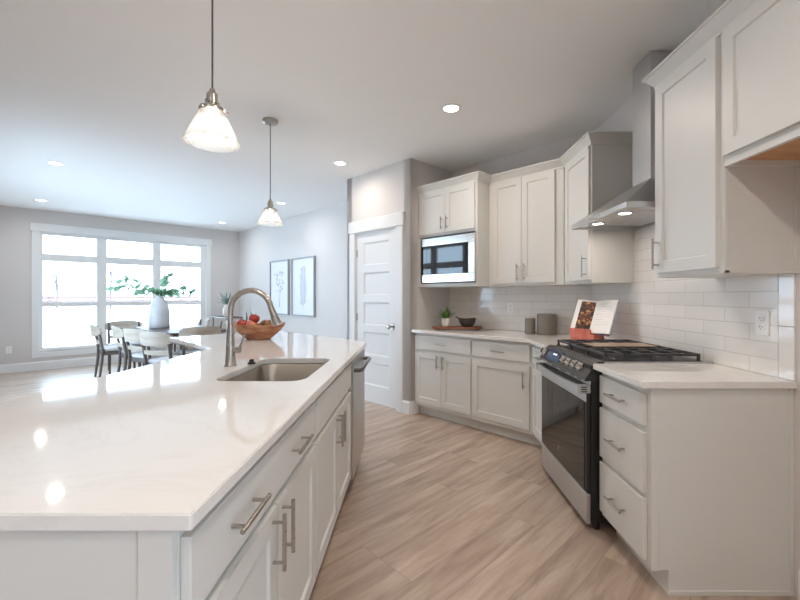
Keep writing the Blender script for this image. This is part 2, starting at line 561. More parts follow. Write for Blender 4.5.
# floor and ceiling outline (a little beyond the walls)
CORN = (-4.042, 9.232)                         # window wall / picture wall
A_L = -0.6 * R2                                 # left end of the window wall, along it
LW0 = WW(A_L)[:2]                               # window wall / left wall
LW1 = (-3.2, 2.6)                               # end of the left wall, the room opens up here
LW2 = (-6.2, -0.4)
LW3 = (-3.4, -3.2)
PB0 = BW(-3.006, 3.039)                         # pantry front corner
PB1 = BW(-4.141, 3.039)                         # pantry far corner
PB2 = (PB1[0] + ST * 0.68, PB1[1] + CT * 0.68)  # pantry side meets the picture wall
KC = (XW, (CW - XW * ST) / CT)                  # kitchen corner
KL = BW(-3.006, CW)
outline = [(LW0[0] - .1, LW0[1]), (LW1[0] - .1, LW1[1]), (LW2[0] - .1, LW2[1]), (LW3[0], LW3[1] - .1), (XW + .12, -2.6), (XW + .12, KC[1] + .3), (0.6, 5.4), (CORN[0], CORN[1] + .16)]
struct(MB().slab(outline, -0.12, 0.0).build('floor', M['floor']))
struct(MB().slab(outline, ZC, ZC + 0.12).build('ceiling', M['ceiling']))

# window openings: along a from window wall corner; (a0,a1,z0,z1) of rough opening
WO = (0.265, 2.975, 0.33, 2.40)
A_C = (CORN[0] + CORN[1]) * R2
wall_seg('wall_window', LW0, CORN, 0.14, holes=[(WO[0] - A_L, WO[1] - A_L, WO[2], WO[3])])
wall_seg('wall_picture', CORN, (PB2[0] + .25, 5.19 - PB2[0] - .25), 0.12)
wall_seg('wall_pantry_side', PB2, PB1[:2], 0.10, side=1)
# pantry front wall with the door opening
DS0, DS1 = 3.953, 3.237                          # door slab, distances along the wall
wall_seg('wall_pantry', PB1[:2], PB0[:2], 0.10, holes=[(4.141 - DS0 - .012, 4.141 - DS1 + .012, 0, 2.052)])
wall_seg('wall_pantry_return', PB0[:2], KL[:2], 0.10, side=1)
wall_seg('wall_kitchen_back', KL[:2], KC, 0.12)
RW0 = KC[1] + .55                              # patio door opening behind the camera, distance along the range wall
wall_seg('wall_range', KC, (XW, -2.6), 0.12, holes=[(RW0, RW0 + 1.25, .02, 2.2)])
wall_seg('wall_rear', (XW, -2.5), LW3, 0.12)
wall_seg('wall_rear_left', LW3, LW2, 0.12)
wall_seg('wall_left_return', LW2, LW1, 0.12)
W2S = 2.25                                      # second window of the same kind in the left wall
wall_seg('wall_left', LW1, LW0, 0.14, holes=[(W2S - 1.355, W2S + 1.355, WO[2], WO[3])])

# baseboards
def baseboard(name, p, q, h=0.14, t=0.015, cut=()):
    p, q = Vector(p), Vector(q)
    ln = (q - p).length
    b = MB()
    segs = []
    s = 0.0
    for c in sorted(cut):
        segs.append((s, c[0])); s = c[1]
    segs.append((s, ln))
    for a, c in segs:
        b.prism_x([(0, 0), (-t, 0), (-t, h - .02), (-t * .5, h), (0, h)], a, c)
    return struct(b.build(name, M['trim'], None, loc=(p.x, p.y, 0), rotz=math.atan2(q.y - p.y, q.x - p.x)))
baseboard('baseboard_window', LW0, CORN, 0.15)
baseboard('baseboard_picture', CORN, (PB2[0], 5.19 - PB2[0]), 0.15)
baseboard('baseboard_pantry', PB1[:2], PB0[:2], 0.14, cut=[(4.141 - 4.083, 4.141 - 3.133)])
baseboard('baseboard_pantry_return', PB0[:2], BW(-3.006, 3.16)[:2], 0.14)
baseboard('baseboard_range', (XW, 1.66), (XW, -2.5), 0.14, cut=[(1.66 - KC[1] + RW0 - .1, 1.66 - KC[1] + RW0 + 1.35)])
baseboard('baseboard_left', LW1, LW0, 0.14)

# windows
def window(name, loc, rotz):
    """three tall units, each with a transom and two sashes; local x along the wall from the opening's casing"""
    r = bpy.data.objects.new(name, None); COL.objects.link(r)
    r.location = loc; r.rotation_euler = (0, 0, rotz); struct(r)
    a0, a1 = 0.19, 3.05
    c = MB()
    c.box(a0, a0 + .095, -.02, 0, .29, 2.39, .002); c.box(a1 - .095, a1, -.02, 0, .29, 2.39, .002)
    c.box(a0 - .02, a1 + .02, -.026, 0, 2.39, 2.525, .003)
    c.box(a0, a1, -.02, 0, .215, .30, .002)
    c.build('casing', M['trim'], r)
    zs = [(0.375, 1.088), (1.172, 1.888), (2.016, 2.340)]
    xs = [(.335, 1.070), (1.220, 1.965), (2.105, 2.850)]
    f = MB()
    y0, y1 = 0.03, 0.10
    x0, x1 = WO[0], WO[1]
    # jambs and mullions
    for a, b in ((x0, xs[0][0]), (xs[0][1], xs[1][0]), (xs[1][1], xs[2][0]), (xs[2][1], x1)):
        f.box(a, b, y0, y1, WO[2], WO[3], .003)
    for a, b in xs:
        f.box(a, b, y0 + .002, y1, WO[2], zs[0][0], .003)
        f.box(a, b, y0 + .012, y1, zs[0][1], zs[1][0], .003)
        f.box(a, b, y0 + .002, y1, zs[1][1], zs[2][0], .003)
        f.box(a, b, y0 + .002, y1, zs[2][1], WO[3], .003)
    # jamb liner
    f.box(x0, x0 + .02, 0, y0, WO[2], WO[3]); f.box(x1 - .02, x1, 0, y0, WO[2], WO[3])
    f.box(x0, x1, 0, y0, WO[2], WO[2] + .02); f.box(x0, x1, 0, y0, WO[3] - .02, WO[3])
    f.build('frame', M['trim'], r)
    for a, b in xs:
        for z0, z1 in zs:
            MB().box(a - .004, b + .004, .068, .072, z0 - .004, z1 + .004).build('pane', M['pane'], r)
    return r
window('window_1', WW(0), PI / 4)
w2 = Vector((LW1[0], LW1[1], 0)) + Vector((-1, 1, 0)) * R2 * (W2S - 1.62)
window('window_2', w2, 3 * PI / 4)
# daylight portals in the window openings (they give no light of their own, they only guide sampling of the sky)
def portal(loc, rotz):
    ld = bpy.data.lights.new('window_portal', 'AREA'); ld.shape = 'RECTANGLE'; ld.size = 2.75; ld.size_y = 2.1
    ld.cycles.is_portal = True
    o = bpy.data.objects.new('window_portal', ld); COL.objects.link(o)
    o.matrix_world = Matrix.Translation(loc) @ Matrix.Rotation(rotz, 4, 'Z') @ Matrix.Translation((1.62, .12, 1.365)) @ Matrix.Rotation(-PI / 2, 4, 'X')
def patio():
    r = bpy.data.objects.new('window_3', None); COL.objects.link(r)
    r.location = (XW, KC[1] - RW0, 0); r.rotation_euler = (0, 0, -PI / 2); struct(r)
    c = MB(); c.box(-.09, 0, -.02, 0, 0, 2.2); c.box(1.25, 1.34, -.02, 0, 0, 2.2); c.box(-.11, 1.36, -.026, 0, 2.2, 2.33)
    c.build('casing', M['trim'], r)
    f = MB()
    for a, b in ((0, .08), (1.17, 1.25)): f.box(a, b, .03, .09, .02, 2.2)
    f.box(0, 1.25, .032, .088, .02, .12); f.box(0, 1.25, .032, .088, 2.12, 2.2)
    f.build('frame', M['trim'], r)
    for a, b in ((.078, 1.172),):
        MB().box(a, b, .058, .062, .118, 2.122).build('pane', M['pane'], r)
patio()
portal(WW(0), PI / 4); portal(w2, 3 * PI / 4); portal((XW, KC[1] - RW0 + 1.0, -.25), -PI / 2)

# pantry door
def pantry_door():
    r = bpy.data.objects.new('door_1', None); COL.objects.link(r)
    r.location = BW(-DS0, 3.039); r.rotation_euler = (0, 0, -T); struct(r)
    w = DS0 - DS1
    st = .128
    n = 5
    zt0, zt1 = .21, 2.035 - .115
    gap = .085
    ph = (zt1 - zt0 - gap * (n - 1)) / n
    pans = [(st, w - st, zt0 + i * (ph + gap), zt0 + i * (ph + gap) + ph) for i in range(n)]
    d = MB(); d.panel_door(.003, w - .003, .012, 2.037, pans, .012, .04, .012, .018)
    slab = d.build('door_slab', M['trim'], r)
    k = MB()
    k.cyl((w - .065, .012, .93), (w - .065, .004, .93), .03, n=24)
    k.cyl((w - .065, .004, .93), (w - .065, -.03, .93), .011)
    s = [(0.001, -.075), (.018, -.073), (.027, -.062), (.029, -.05), (.022, -.036), (.011, -.03)]
    for (ra, ya), (rb, yb) in zip(s, s[1:]):
        k.cyl((w - .065, ya, .93), (w - .065, yb, .93), ra, rb, 24, False)
    k.build('door_knob', M['nickel'], r, True)
    for z in (.25, 1.02, 1.8):
        MB().box(-.004, .012, .002, .012, z - .045, z + .045, .002).build('hinge', M['nickel'], r)
    return r
pantry_door()
def door_casing():
    b = MB()
    w = DS0 - DS1
    cw = .105
    b.box(-.012 - cw, -.012, -.02, 0, 0, 2.05, .002)
    b.box(w + .012, w + .012 + cw, -.02, 0, 0, 2.05, .002)
    b.box(-.03 - cw, w + .03 + cw, -.026, 0, 2.05, 2.195, .003)
    # jamb
    b.box(-.012, 0.0, 0, .1, 0, 2.04); b.box(w, w + .012, 0, .1, 0, 2.04); b.box(-.012, w + .012, 0, .1, 2.04, 2.052)
    o = b.build('trim_1', M['trim'], None, loc=BW(-DS0, 3.039), rotz=-T)
    struct(o)
door_casing()

# backsplash tile
def splash(name, w, z1, loc, rotz, extra=None):
    b = MB(); b.box(0, w, -.008, 0, CT_Z1 + .001, z1)
    if extra: b.box(*extra)
    return struct(b.build(name, M['tile'], None, loc=loc, rotz=rotz))
kw = (Vector(KC) - Vector(KL[:2])).length
def splash_obj(name, origin, rotz, boxes, shift):
    # mesh is offset so that the tile rows start on the counter and the joints fall where the photo has them
    b = MB()
    for x0, x1, z0, z1 in boxes:
        b.box(x0 + shift, x1 + shift, -.008, 0, z0 - CT_Z1, z1 - CT_Z1)
    o = b.build(name, M['tile'])
    d = Vector((math.cos(rotz), math.sin(rotz), 0))
    o.location = Vector(origin) - d * shift + Vector((0, 0, CT_Z1 + .001))
    o.rotation_euler = (0, 0, rotz)
    return struct(o)
splash_obj('trim_2', KL, -T, [(0, kw, CT_Z1, 1.372)], 0.13)
splash_obj('trim_3', (KC[0], KC[1], 0), -PI / 2, [(0.0, KC[1] - 2.905, CT_Z1, 1.372), (KC[1] - 2.905, KC[1] - 2.135, CT_Z1, 1.99), (KC[1] - 2.135, KC[1] - 1.759, CT_Z1, 1.372)], 0.3 * 8 - (KC[1] - 1.759))
b = MB()
for i in range(2):
    b.box(KC[1] - 1.757, KC[1] - 1.684, -.0085, 0, CT_Z1 + .002 + i * .2295, CT_Z1 + .2285 * (i + 1), .0012)
bt = mat('bullnose_tile', rgb(238, 236, 232), 0.08)
struct(b.build('trim_4', bt, None, loc=(KC[0], KC[1], 0), rotz=-PI / 2))

# ------------------------------------------------------------------ outside the windows
struct(MB().box(-120, 120, -120, 120, -0.62, -0.5).build('ground_outside', M['outground'], None, loc=WW(0, -46), rotz=PI / 4))
def fence():
    r = thing('garden_fence', 'long low weathered board fence far beyond the big window', 'fence', WW(-30, -33, -.5), PI / 4)
    b = MB()
    for k in range(3):
        b.box(-20, 90, 0, .03, .95 + k * .28, 1.19 + k * .28)
    b.build('boards', M['outfence'], r)
    for k in range(36):
        MB().box(-20 + k * 3.05, -19.9 + k * 3.05, -.1, 0, 0, 1.8).build('post', M['outfence'], r)
fence()
rnd = random.Random(4)
def tree(x, d, h):
    r = thing('bare_tree', 'pale bare tree far outside the window beyond the fence', 'tree', WW(x, -d, -.5), rnd.uniform(0, 6), 'bare trees beyond the fence')
    MB().tube([(0, 0, 0), (.05, 0, h * .3), (0, .05, h * .55), (.05, .05, h * .8)], [.16, .12, .08, .03], 8).build('trunk', M['outtree'], r, True)
    b = MB()
    for k in range(26):
        z = h * rnd.uniform(.25, .75); a = rnd.uniform(0, 2 * PI); l = h * rnd.uniform(.18, .34)
        p = Vector((0, 0, z)); q = p + Vector((math.cos(a) * l * .6, math.sin(a) * l * .6, l * .6))
        b.tube([p, (p + q) / 2 + Vector((0, 0, -.05)), q], [.05, .035, .012], 5)
        for _ in range(3):
            a2 = a + rnd.uniform(-1, 1); m0 = p.lerp(q, rnd.uniform(.4, .9)); l2 = l * .5
            b.tube([m0, m0 + Vector((math.cos(a2) * l2 * .6, math.sin(a2) * l2 * .6, l2 * .6))], [.025, .008], 4)
    b.build('branches', M['outtree'], r, True)
for x, d, h in ((-18, 58, 7), (-13, 62, 8), (-8, 56, 6.5), (-3, 60, 7.5), (4, 64, 8), (9, 57, 7), (15, 61, 7.5), (22, 60, 7)):
    tree(x, d, h)

# ------------------------------------------------------------------ ceiling lights
def can_light(x, y, label, first=[None]):
    if first[0] is None:
        r = thing('recessed_light', label, 'ceiling light', (x, y, ZC), 0, 'recessed ceiling lights')
        b = MB(); b.lathe([(.058, -.001), (.062, -.006), (.082, -.004), (.084, 0), (.058, 0), (.058, -.001)], n=36)
        b.build('trim_ring', M['trim'], r, True)
        MB().lathe([(0.0, -.0025), (.059, -.0025), (.059, 0), (0, 0)], n=36).build('lens', M['can'], r)
        ld = bpy.data.lights.new('downlight', 'AREA'); ld.shape = 'DISK'; ld.size = .11; ld.energy = CAN_W; ld.color = (1.0, .89, .78)
        ld.spread = math.radians(165)
        lo = bpy.data.objects.new('downlight', ld); COL.objects.link(lo); lo.parent = r; lo.location = (0, 0, -.008)
        first[0] = r
        return r
    c = copy_tree(first[0]); c.location = (x, y, ZC); c['label'] = label
    return c
can_light(.30, 3.144, 'round recessed ceiling light between the island and the range hood')
can_light(-.815, 4.444, 'round recessed ceiling light just in front of the pantry wall')
can_light(-4.0, 4.444, 'largest round recessed ceiling light on the window side of the room')
can_light(-3.86, 8.04, 'small round recessed ceiling light in the corner beside the window head')
can_light(-2.11, 6.355, 'round recessed ceiling light seen behind the small pendant socket')
can_light(-5.77, 6.157, 'round recessed ceiling light just above the window head casing')
for x, y in ((.30, .7), (-.95, -.6), (.30, -1.5), (-3.4, 1.2), (-3.4, -1.4)):
    can_light(x, y, 'round recessed ceiling light out of view above the camera side')
day = bpy.data.lights['downlight'].copy(); day.energy = CAN_W * .45; day.color = (1.0, .95, .9)     # the dining side has whiter, dimmer lamps
dim = bpy.data.lights['downlight'].copy(); dim.energy = CAN_W * .5            # the one close to the pantry wall
for o in [o for o in COL.objects if o.type == 'LIGHT' and o.name.startswith('downlight')]:
    if o.parent.location.x < -1.5:
        o.data = day
    elif abs(o.parent.location.y - 4.444) < .01:
        o.data = dim

def pendant(x, y, ztop, label):
    """ztop = height of the glass rim"""
    r = thing('pendant_light', label, 'pendant light', (x, y, ZC), 0)
    z = ztop - ZC                              # local height of rim
    MB().lathe([(0, -.028), (.05, -.028), (.06, -.022), (.062, 0), (0, 0)], n=32).build('canopy', M['nickel'], r, True)
    MB().cyl((0, 0, -.028), (0, 0, z + .205), .0035, n=8).build('cord', M['cord'], r, True)
    so = MB()
    so.lathe([(0, .212), (.009, .212), (.012, .199), (.02, .192), (.022, .182), (.022, .167), (.026, .165), (.026, .153), (.022, .151), (.022, .143), (.044, .136), (.049, .130), (.049, .119), (.045, .117), (.0, .117)], (0, 0, z), 28)
    so.build('socket', M['nickel'], r, True)
    for k in range(3):
        a = 2 * PI * k / 3 + .35
        MB().cyl((math.cos(a) * .047, math.sin(a) * .047, z + .124), (math.cos(a) * .061, math.sin(a) * .061, z + .124), .0045, n=10).build('thumb_screw', M['nickel'], r, True)
    g = MB()
    g.lathe([(.044, .124), (.048, .114), (.062, .088), (.081, .046), (.098, .008), (.1005, .001), (.099, -.001), (.0955, .002), (.078, .046), (.059, .088), (.045, .114)], (0, 0, z), 56)
    g.build('glass_shade', M['seeded'], r, True)
    MB().lathe([(0, .048), (.012, .052), (.019, .064), (.020, .076), (.015, .094), (.011, .108), (.011, .119), (0, .119)], (0, 0, z), 20).build('bulb', M['bulb'], r, True)
    ld = bpy.data.lights.new('bulb_light', 'POINT'); ld.energy = PEND_W; ld.shadow_soft_size = .03; ld.color = (1.0, .92, .82)
    lo = bpy.data.objects.new('bulb_light', ld); COL.objects.link(lo); lo.parent = r; lo.location = (0, 0, z + .025)
    return r
pendant(-.783, 1.55, 1.872, 'larger looking pendant light with seeded glass cone, nearest above the island sink side')
pendant(-1.207, 3.358, 1.882, 'smaller looking pendant light with whole ceiling canopy in view, beyond the faucet')

# ------------------------------------------------------------------ cabinet pieces
def pull(parent, x, z, ln, vertical, y=-.02, r=.0058, so=.032, name='handle'):
    b = MB()
    h = ln / 2
    p = h - .022
    if vertical:
        b.cyl((x, y - so, z - h), (x, y - so, z + h), r, n=14)
        for s in (-1, 1): b.cyl((x, y, z + s * p), (x, y - so, z + s * p), r * .8, n=10)
    else:
        b.cyl((x - h, y - so, z), (x + h, y - so, z), r, n=14)
        for s in (-1, 1): b.cyl((x + s * p, y, z), (x + s * p, y - so, z), r * .8, n=10)
    return b.build(name, M['nickel'], parent, True)

def drawer(root, x0, x1, z0, z1, pulls=(), ln=.16, name='drawer'):
    d = MB().box(x0, x1, -.02, 0, z0, z1, .002).build(name, M['cabinet'], root)
    for px in pulls:
        pull(d, px, (z0 + z1) / 2, ln, False)
    return d

def shaker(root, x0, x1, z0, z1, hx=None, hz=None, ln=.16, st=.057):
    d = MB().door(x0, x1, z0, z1, st=st).build('door', M['cabinet'], root)
    if hx is not None:
        pull(d, hx, hz, ln, True)
    return d

def base_body(root, w, d=.60, toe=True, tx0=0.0, tx1=0.0):
    b = MB().box(0, w, 0, d, .105, CT_Z0 - .001, .001)
    b.build('body', M['cabinet'], root)
    MB().box(-tx0, w + tx1, .075, d, 0, .105).build('toe_kick', M['cabinet'], root)

# --- island
ISL_X = -.408                                      # face frame of the near leg
g_isl = None
def isl_root(name, y0, label, cat='cabinet'):
    return thing(name, label, cat, (ISL_X, y0, 0), PI / 2)
c1 = isl_root('base_cabinet', .690, 'island base cabinet with one wide two-handle drawer over two doors, nearest the camera')
base_body(c1, .900)
drawer(c1, .004, .892, .712, .854, (.217, .637), .155)
shaker(c1, .004, .446, .145, .680, .410, .594, .155)
shaker(c1, .452, .892, .145, .680, .490, .594, .155)
c2 = isl_root('sink_base_cabinet', 1.592, 'island base cabinet under the sink with a plain false front over two doors')
b = MB(); b.box(0, .9, 0, .6, .105, .60); b.box(0, .9, 0, .018, .60, CT_Z0 - .001); b.box(0, .018, .018, .6, .60, CT_Z0 - .001); b.box(.882, .9, .018, .6, .60, CT_Z0 - .001)
b.build('body', M['cabinet'], c2)
MB().box(0, .9, .075, .6, 0, .105).build('toe_kick', M['cabinet'], c2)
drawer(c2, .010, .892, .712, .854, name='false_front')
shaker(c2, .010, .446, .145, .680, .412, .594, .155)
shaker(c2, .452, .892, .145, .680, .488, .594, .155)
dw = isl_root('dishwasher', 2.496, 'stainless dishwasher built into the end of the island', 'dishwasher')
MB().box(0, .600, .0, .56, .10, CT_Z0 - .004).build('body', M['darkplastic'], dw)
MB().box(.003, .597, -.03, 0, .115, CT_Z0 - .012, .004).build('door', M['steel'], dw)
hb = MB()
hb.tube([(.05, -.03, .80), (.05, -.062, .80), (.07, -.075, .80), (.53, -.075, .80), (.55, -.062, .80), (.55, -.03, .80)], .014, 12)
hb.build('handle', M['darksteel'], dw, True)
MB().box(.01, .59, .05, .56, 0, .10).build('toe_panel', M['black'], dw)

# island end panel and back panels (the angled leg of the island stands on the same kind of panelling)
ep = thing('island_end_panel', 'grey painted flat end panel of the island below the near counter edge', 'panel', (0, .68, 0), 0)
b = MB(); b.box(-1.10, ISL_X - .001, 0, .010, 0, CT_Z0 - .001, .001)
b.build('panel', M['cabinet'], ep)
MB().box(ISL_X - .060, ISL_X - .001, -.006, 0, 0, CT_Z0 - .001, .0015).build('corner_stile', M['cabinet'], ep)
bp_ = MB().box(-1.10, -1.012, .692, 2.6, 0, CT_Z0 - .001)
tag(bp_.build('island_back_panel', M['cabinet']), 'grey painted back panel under the seating overhang of the island', 'panel')
UX, UY = -CT, ST                                    # direction of the island's angled leg
A_ = Vector((-.368, 3.138)); B_ = Vector((-1.400, 2.752))
legd = Vector((UX, UY)); legn = Vector((ST, CT))
endB = B_ + legd * 1.02
wid = (A_ - B_).dot(legn)
endA = endB + legn * wid
ab = MB()
i0 = A_ - legn * .04 + legd * .06
i1 = endA - legn * .04 - legd * .05
ab.slab([i0[:], i1[:], (i1 - legn * .56)[:], (i0 - legn * .56 + legd * .53)[:]], 0, CT_Z0 - .001)
tag(ab.build('island_leg_cabinet', M['cabinet']), 'grey painted cabinet body under the angled far leg of the island', 'cabinet')

# island countertop with the sink cut-out
def rrect(x0, x1, y0, y1, r, n=6):
    out = []
    for cx, cy, a0 in ((x1 - r, y0 + r, -PI / 2), (x1 - r, y1 - r, 0), (x0 + r, y1 - r, PI / 2), (x0 + r, y0 + r, PI)):
        for k in range(n + 1):
            a = a0 + PI / 2 * k / n
            out.append((cx + r * math.cos(a), cy + r * math.sin(a)))
    return out
SX0, SX1, SY0, SY1 = -.862, -.472, 1.69, 2.31
def rnd_corner(p, q0, q1, r, n=4):
    """round the polygon corner p between neighbours q0 and q1"""
    p, q0, q1 = Vector(p), Vector(q0), Vector(q1)
    a, b = (q0 - p).normalized(), (q1 - p).normalized()
    s, e = p + a * r, p + b * r
    return [tuple((s * (1 - t) ** 2 + p * 2 * t * (1 - t) + e * t * t)) for t in [k / n for k in range(n + 1)]]
poly = [(-.368, .66), A_[:], endA[:], endB[:], B_[:], (-1.400, .66)]
rp = []
for i, p in enumerate(poly):
    q0, q1 = poly[i - 1], poly[(i + 1) % len(poly)]
    rp += rnd_corner(p, q0, q1, .007) if i != 4 else [p]
ct = MB().slab(rp, CT_Z0, CT_Z1, [rrect(SX0, SX1, SY0, SY1, .07)], .003)
tag(ct.build('island_countertop', M['quartz']), 'white quartz island countertop with sink cut-out and angled far leg', 'countertop')

# sink
def sink():
    r = thing('kitchen_sink', 'stainless undermount sink set into the white island counter', 'sink', ((SX0 + SX1) / 2, (SY0 + SY1) / 2, CT_Z0), 0)
    bm_ = MB()
    hx, hy = (SX1 - SX0) / 2 + .006, (SY1 - SY0) / 2 + .006
    loops = []
    for inset, z, rad in ((-.02, -.001, .09), (0, -.001, .075), (0.002, -.004, .073), (.006, -.17, .07), (.012, -.195, .065), (.03, -.213, .05), (.05, -.218, .04)):
        loops.append([bm_.bm.verts.new((x, y, z)) for x, y in rrect(-hx + inset, hx - inset, -hy + inset, hy - inset, rad)])
    for a, b in zip(loops, loops[1:]):
        for k in range(len(a)):
            j = (k + 1) % len(a)
            bm_.bm.faces.new((a[k], a[j], b[j], b[k]))
    bm_.bm.faces.new(loops[-1])
    bm_.build('basin', M['sinksteel'], r, True, split=60)
    MB().lathe([(0, -.214), (.03, -.214), (.044, -.2165), (.046, -.2178), (0, -.2178)], (0, .1, 0), 28).build('drain', M['chrome'], r, True)
sink()

# faucet
def faucet():
    r = thing('kitchen_faucet', 'brushed nickel pull-down faucet with high arc standing behind the sink', 'faucet', (-.948, 2.06, CT_Z1), 0)
    b = MB()
    b.lathe([(0, 0), (.031, 0), (.031, .006), (.027, .012), (.0245, .06), (.022, .12), (.0195, .17), (.0165, .2), (0, .2)], n=28)
    b.build('base', M['nickel'], r, True)
    R = .106
    cz = .285
    pts = [(0, 0, .19), (0, 0, .24)]
    for k in range(0, 15):
        a = PI - k * (PI * .94) / 14
        pts.append((R + R * math.cos(a), 0, cz + R * math.sin(a)))
    MB().tube(pts, .0148, 16).build('spout', M['nickel'], r, True)
    e = Vector(pts[-1]); d = (Vector(pts[-1]) - Vector(pts[-2])).normalized(); d = (d + Vector((.1, 0, -.1))).normalized()
    hs = MB()
    hs.tube([e - d * .004, e + d * .02, e + d * .06, e + d * .085, e + d * .1], [.0155, .0165, .021, .0235, .0225], 20)
    hs.build('spray_head', M['nickel'], r, True)
    lv = MB()
    lv.cyl((.018, 0, .085), (.052, 0, .085), .017, .017, 20)
    lv.build('lever_hub', M['nickel'], r, True)
    MB().tube([(.046, 0, .088), (.056, .004, .12), (.07, .008, .16)], [.006, .0055, .0045], 10).build('lever', M['nickel'], r, True)
faucet()
sb = thing('air_switch', 'small dark push button on the counter next to the faucet base', 'button', (-.862, 2.12, CT_Z1), 0)
MB().lathe([(0, .012), (.016, .012), (.02, .008), (.02, 0), (0, 0)], n=20).build('collar', M['darkplastic'], sb, True)
MB().lathe([(0, .026), (.009, .026), (.012, .022), (.012, .01), (0, .01)], n=18).build('button', M['black'], sb, True)

# --- angled kitchen wall base cabinets
def bw_root(name, u, c, label, z=0.0, cat='cabinet'):
    return thing(name, label, cat, BW(u, c, z), -T)
k1 = bw_root('base_cabinet', -3.003, 3.098, 'grey base cabinet with one drawer over two doors, next to the pantry')
base_body(k1, .765)
drawer(k1, .028, .757, .712, .854, (.392,), .14)
shaker(k1, .028, .389, .145, .680, .354, .60, .14)
shaker(k1, .394, .757, .145, .680, .430, .60, .14)
k2 = bw_root('base_cabinet', -2.236, 3.098, 'grey base cabinet with one drawer over a single wide door, below the canisters')
base_body(k2, .628, tx1=.031)
drawer(k2, .010, .596, .712, .854, (.303,), .14)
shaker(k2, .010, .596, .145, .680, .552, .56, .15)
k3 = thing('base_cabinet', 'narrow grey base cabinet squeezed between the corner and the range', 'cabinet', (1.014, 3.337, 0), -PI / 2)
base_body(k3, .430, d=.59, tx0=.031)
d3 = drawer(k3, .02, .424, .712, .854)
pull(d3, .222, .787, .12, False)
shaker(k3, .02, .424, .145, .680, .385, .60, .14)
# --- drawer base beside the range
k4 = thing('drawer_cabinet', 'grey base cabinet with three stacked drawers at the end of the range counter', 'cabinet', (1.014, 2.132, 0), -PI / 2)
base_body(k4, .418, d=.605)
for z0, z1 in ((.712, .854), (.425, .684), (.135, .396)):
    drawer(k4, .010, .412, z0, z1, (.205,), .15)
sp = MB()
sp.box(.418, .436, 0, .607, .105, CT_Z0 - .001, .001); sp.box(.418, .436, .075, .607, 0, .106)
sp.build('side_panel', M['cabinet'], k4)
st_ = MB(); st_.box(.436, .4405, 0, .030, .105, CT_Z0 - .002, .001); st_.box(.436, .441, .588, .607, 0, CT_Z0 - .002, .001); st_.box(.436, .442, .075, .607, 0, .02, .001)
st_.build('edge_strip', M['cabinet'], k4)

# perimeter countertops
cl = BW(-3.003, 3.048); cb = BW(-3.003, CW - .001)
yc = (3.048 - .964 * ST) / CT
pc = MB().slab([cl[:2], (.964, yc), (.964, 2.903), (XW - .001, 2.903), (XW - .001, KC[1] - .002), cb[:2]], CT_Z0, CT_Z1, (), .003)
tag(pc.build('countertop', M['quartz']), 'white quartz countertop running from the pantry round to the range', 'countertop')
rc = MB().slab([(.964, 1.676), (XW - .001, 1.676), (XW - .001, 2.133), (.964, 2.133)], CT_Z0, CT_Z1, (), .003)
tag(rc.build('countertop', M['quartz']), 'short white quartz countertop over the three-drawer cabinet', 'countertop')

# --- upper cabinets
UZ0, UZ1 = 1.372, 2.405                      # boxes
DZ0, DZ1 = 1.397, 2.378                      # doors
CZ1 = 2.460
def crown(root, w, dep, zb, left, right, fx=.052):
    b = MB()
    z0 = UZ1 - .022 - zb; z1 = CZ1 - zb
    l, r_ = (1 if left else 0), (1 if right else 0)
    b.box(-.008 * l, w + .008 * r_, -.008 - .0005, dep, z0, z0 + .014)
    b.frustum((-.008 * l, w + .008 * r_, -.009, dep), z0 + .014, (-(fx - .008) * l, w + (fx - .008) * r_, -(fx - .008), dep), z1 - .014)
    b.box(-fx * l, w + fx * r_, -fx, dep, z1 - .014, z1, .002)
    return b.build('crown_molding', M['cabinet'], root)

def upper_body(root, w, dep, zb, zt=UZ1, z0=0.0):
    b = MB(); b.box(0, w, 0, dep, z0, zt - zb - .02, .001)
    return b.build('body', M['cabinet'], root)

# microwave cabinet
mwc = bw_root('microwave_cabinet', -3.003, 3.168, 'grey wall cabinet with two short doors above the built-in microwave', UZ0)
W_ = .776
b = MB()
zt = UZ1 - UZ0 - .02
b.box(0, W_, 0, .536, .535, zt, .001)                 # upper box
b.box(0, W_, 0, .536, 0, .036, .001)                  # bottom board
b.box(0, .020, 0, .536, .036, .535); b.box(W_ - .018, W_, 0, .536, .036, .535)
b.box(.020, W_ - .018, .52, .536, .036, .535)
b.build('body', M['cabinet'], mwc)
shaker(mwc, .022, .384, .560, DZ1 - UZ0, .352, .655, .13, .055)
shaker(mwc, .389, .750, .560, DZ1 - UZ0, .421, .655, .13, .055)
crown(mwc, W_, .536, UZ0, False, True)
mw = bw_root('microwave', -2.980, 3.168, 'stainless built-in microwave with black glass door', UZ0 + .0365, 'microwave')
MB().box(0.003, .730, .004, .46, 0.0, .49).build('body', M['darkplastic'], mw)
b = MB()                                              # trim kit: top, bottom and right band
x0, x1, z0, z1 = .045, .739, .010, .478
b.box(x0, x1, -.030, .003, z1 - .083, z1, .002)
b.box(x0, x1, -.030, .003, z0, z0 + .083, .002)
b.box(x1 - .075, x1, -.030, .003, z0 + .083, z1 - .083, .002)
b.build('steel_frame', M['steel_bright'], mw)
MB().box(x0 + .072, x1 - .076, -.028, .003, z0 + .084, z1 - .084, .001).build('door_glass', M['blackglass'], mw)
MB().box(x0, x0 + .071, -.028, .003, z0 + .084, z1 - .084, .001).build('control_panel', M['blackglass'], mw)

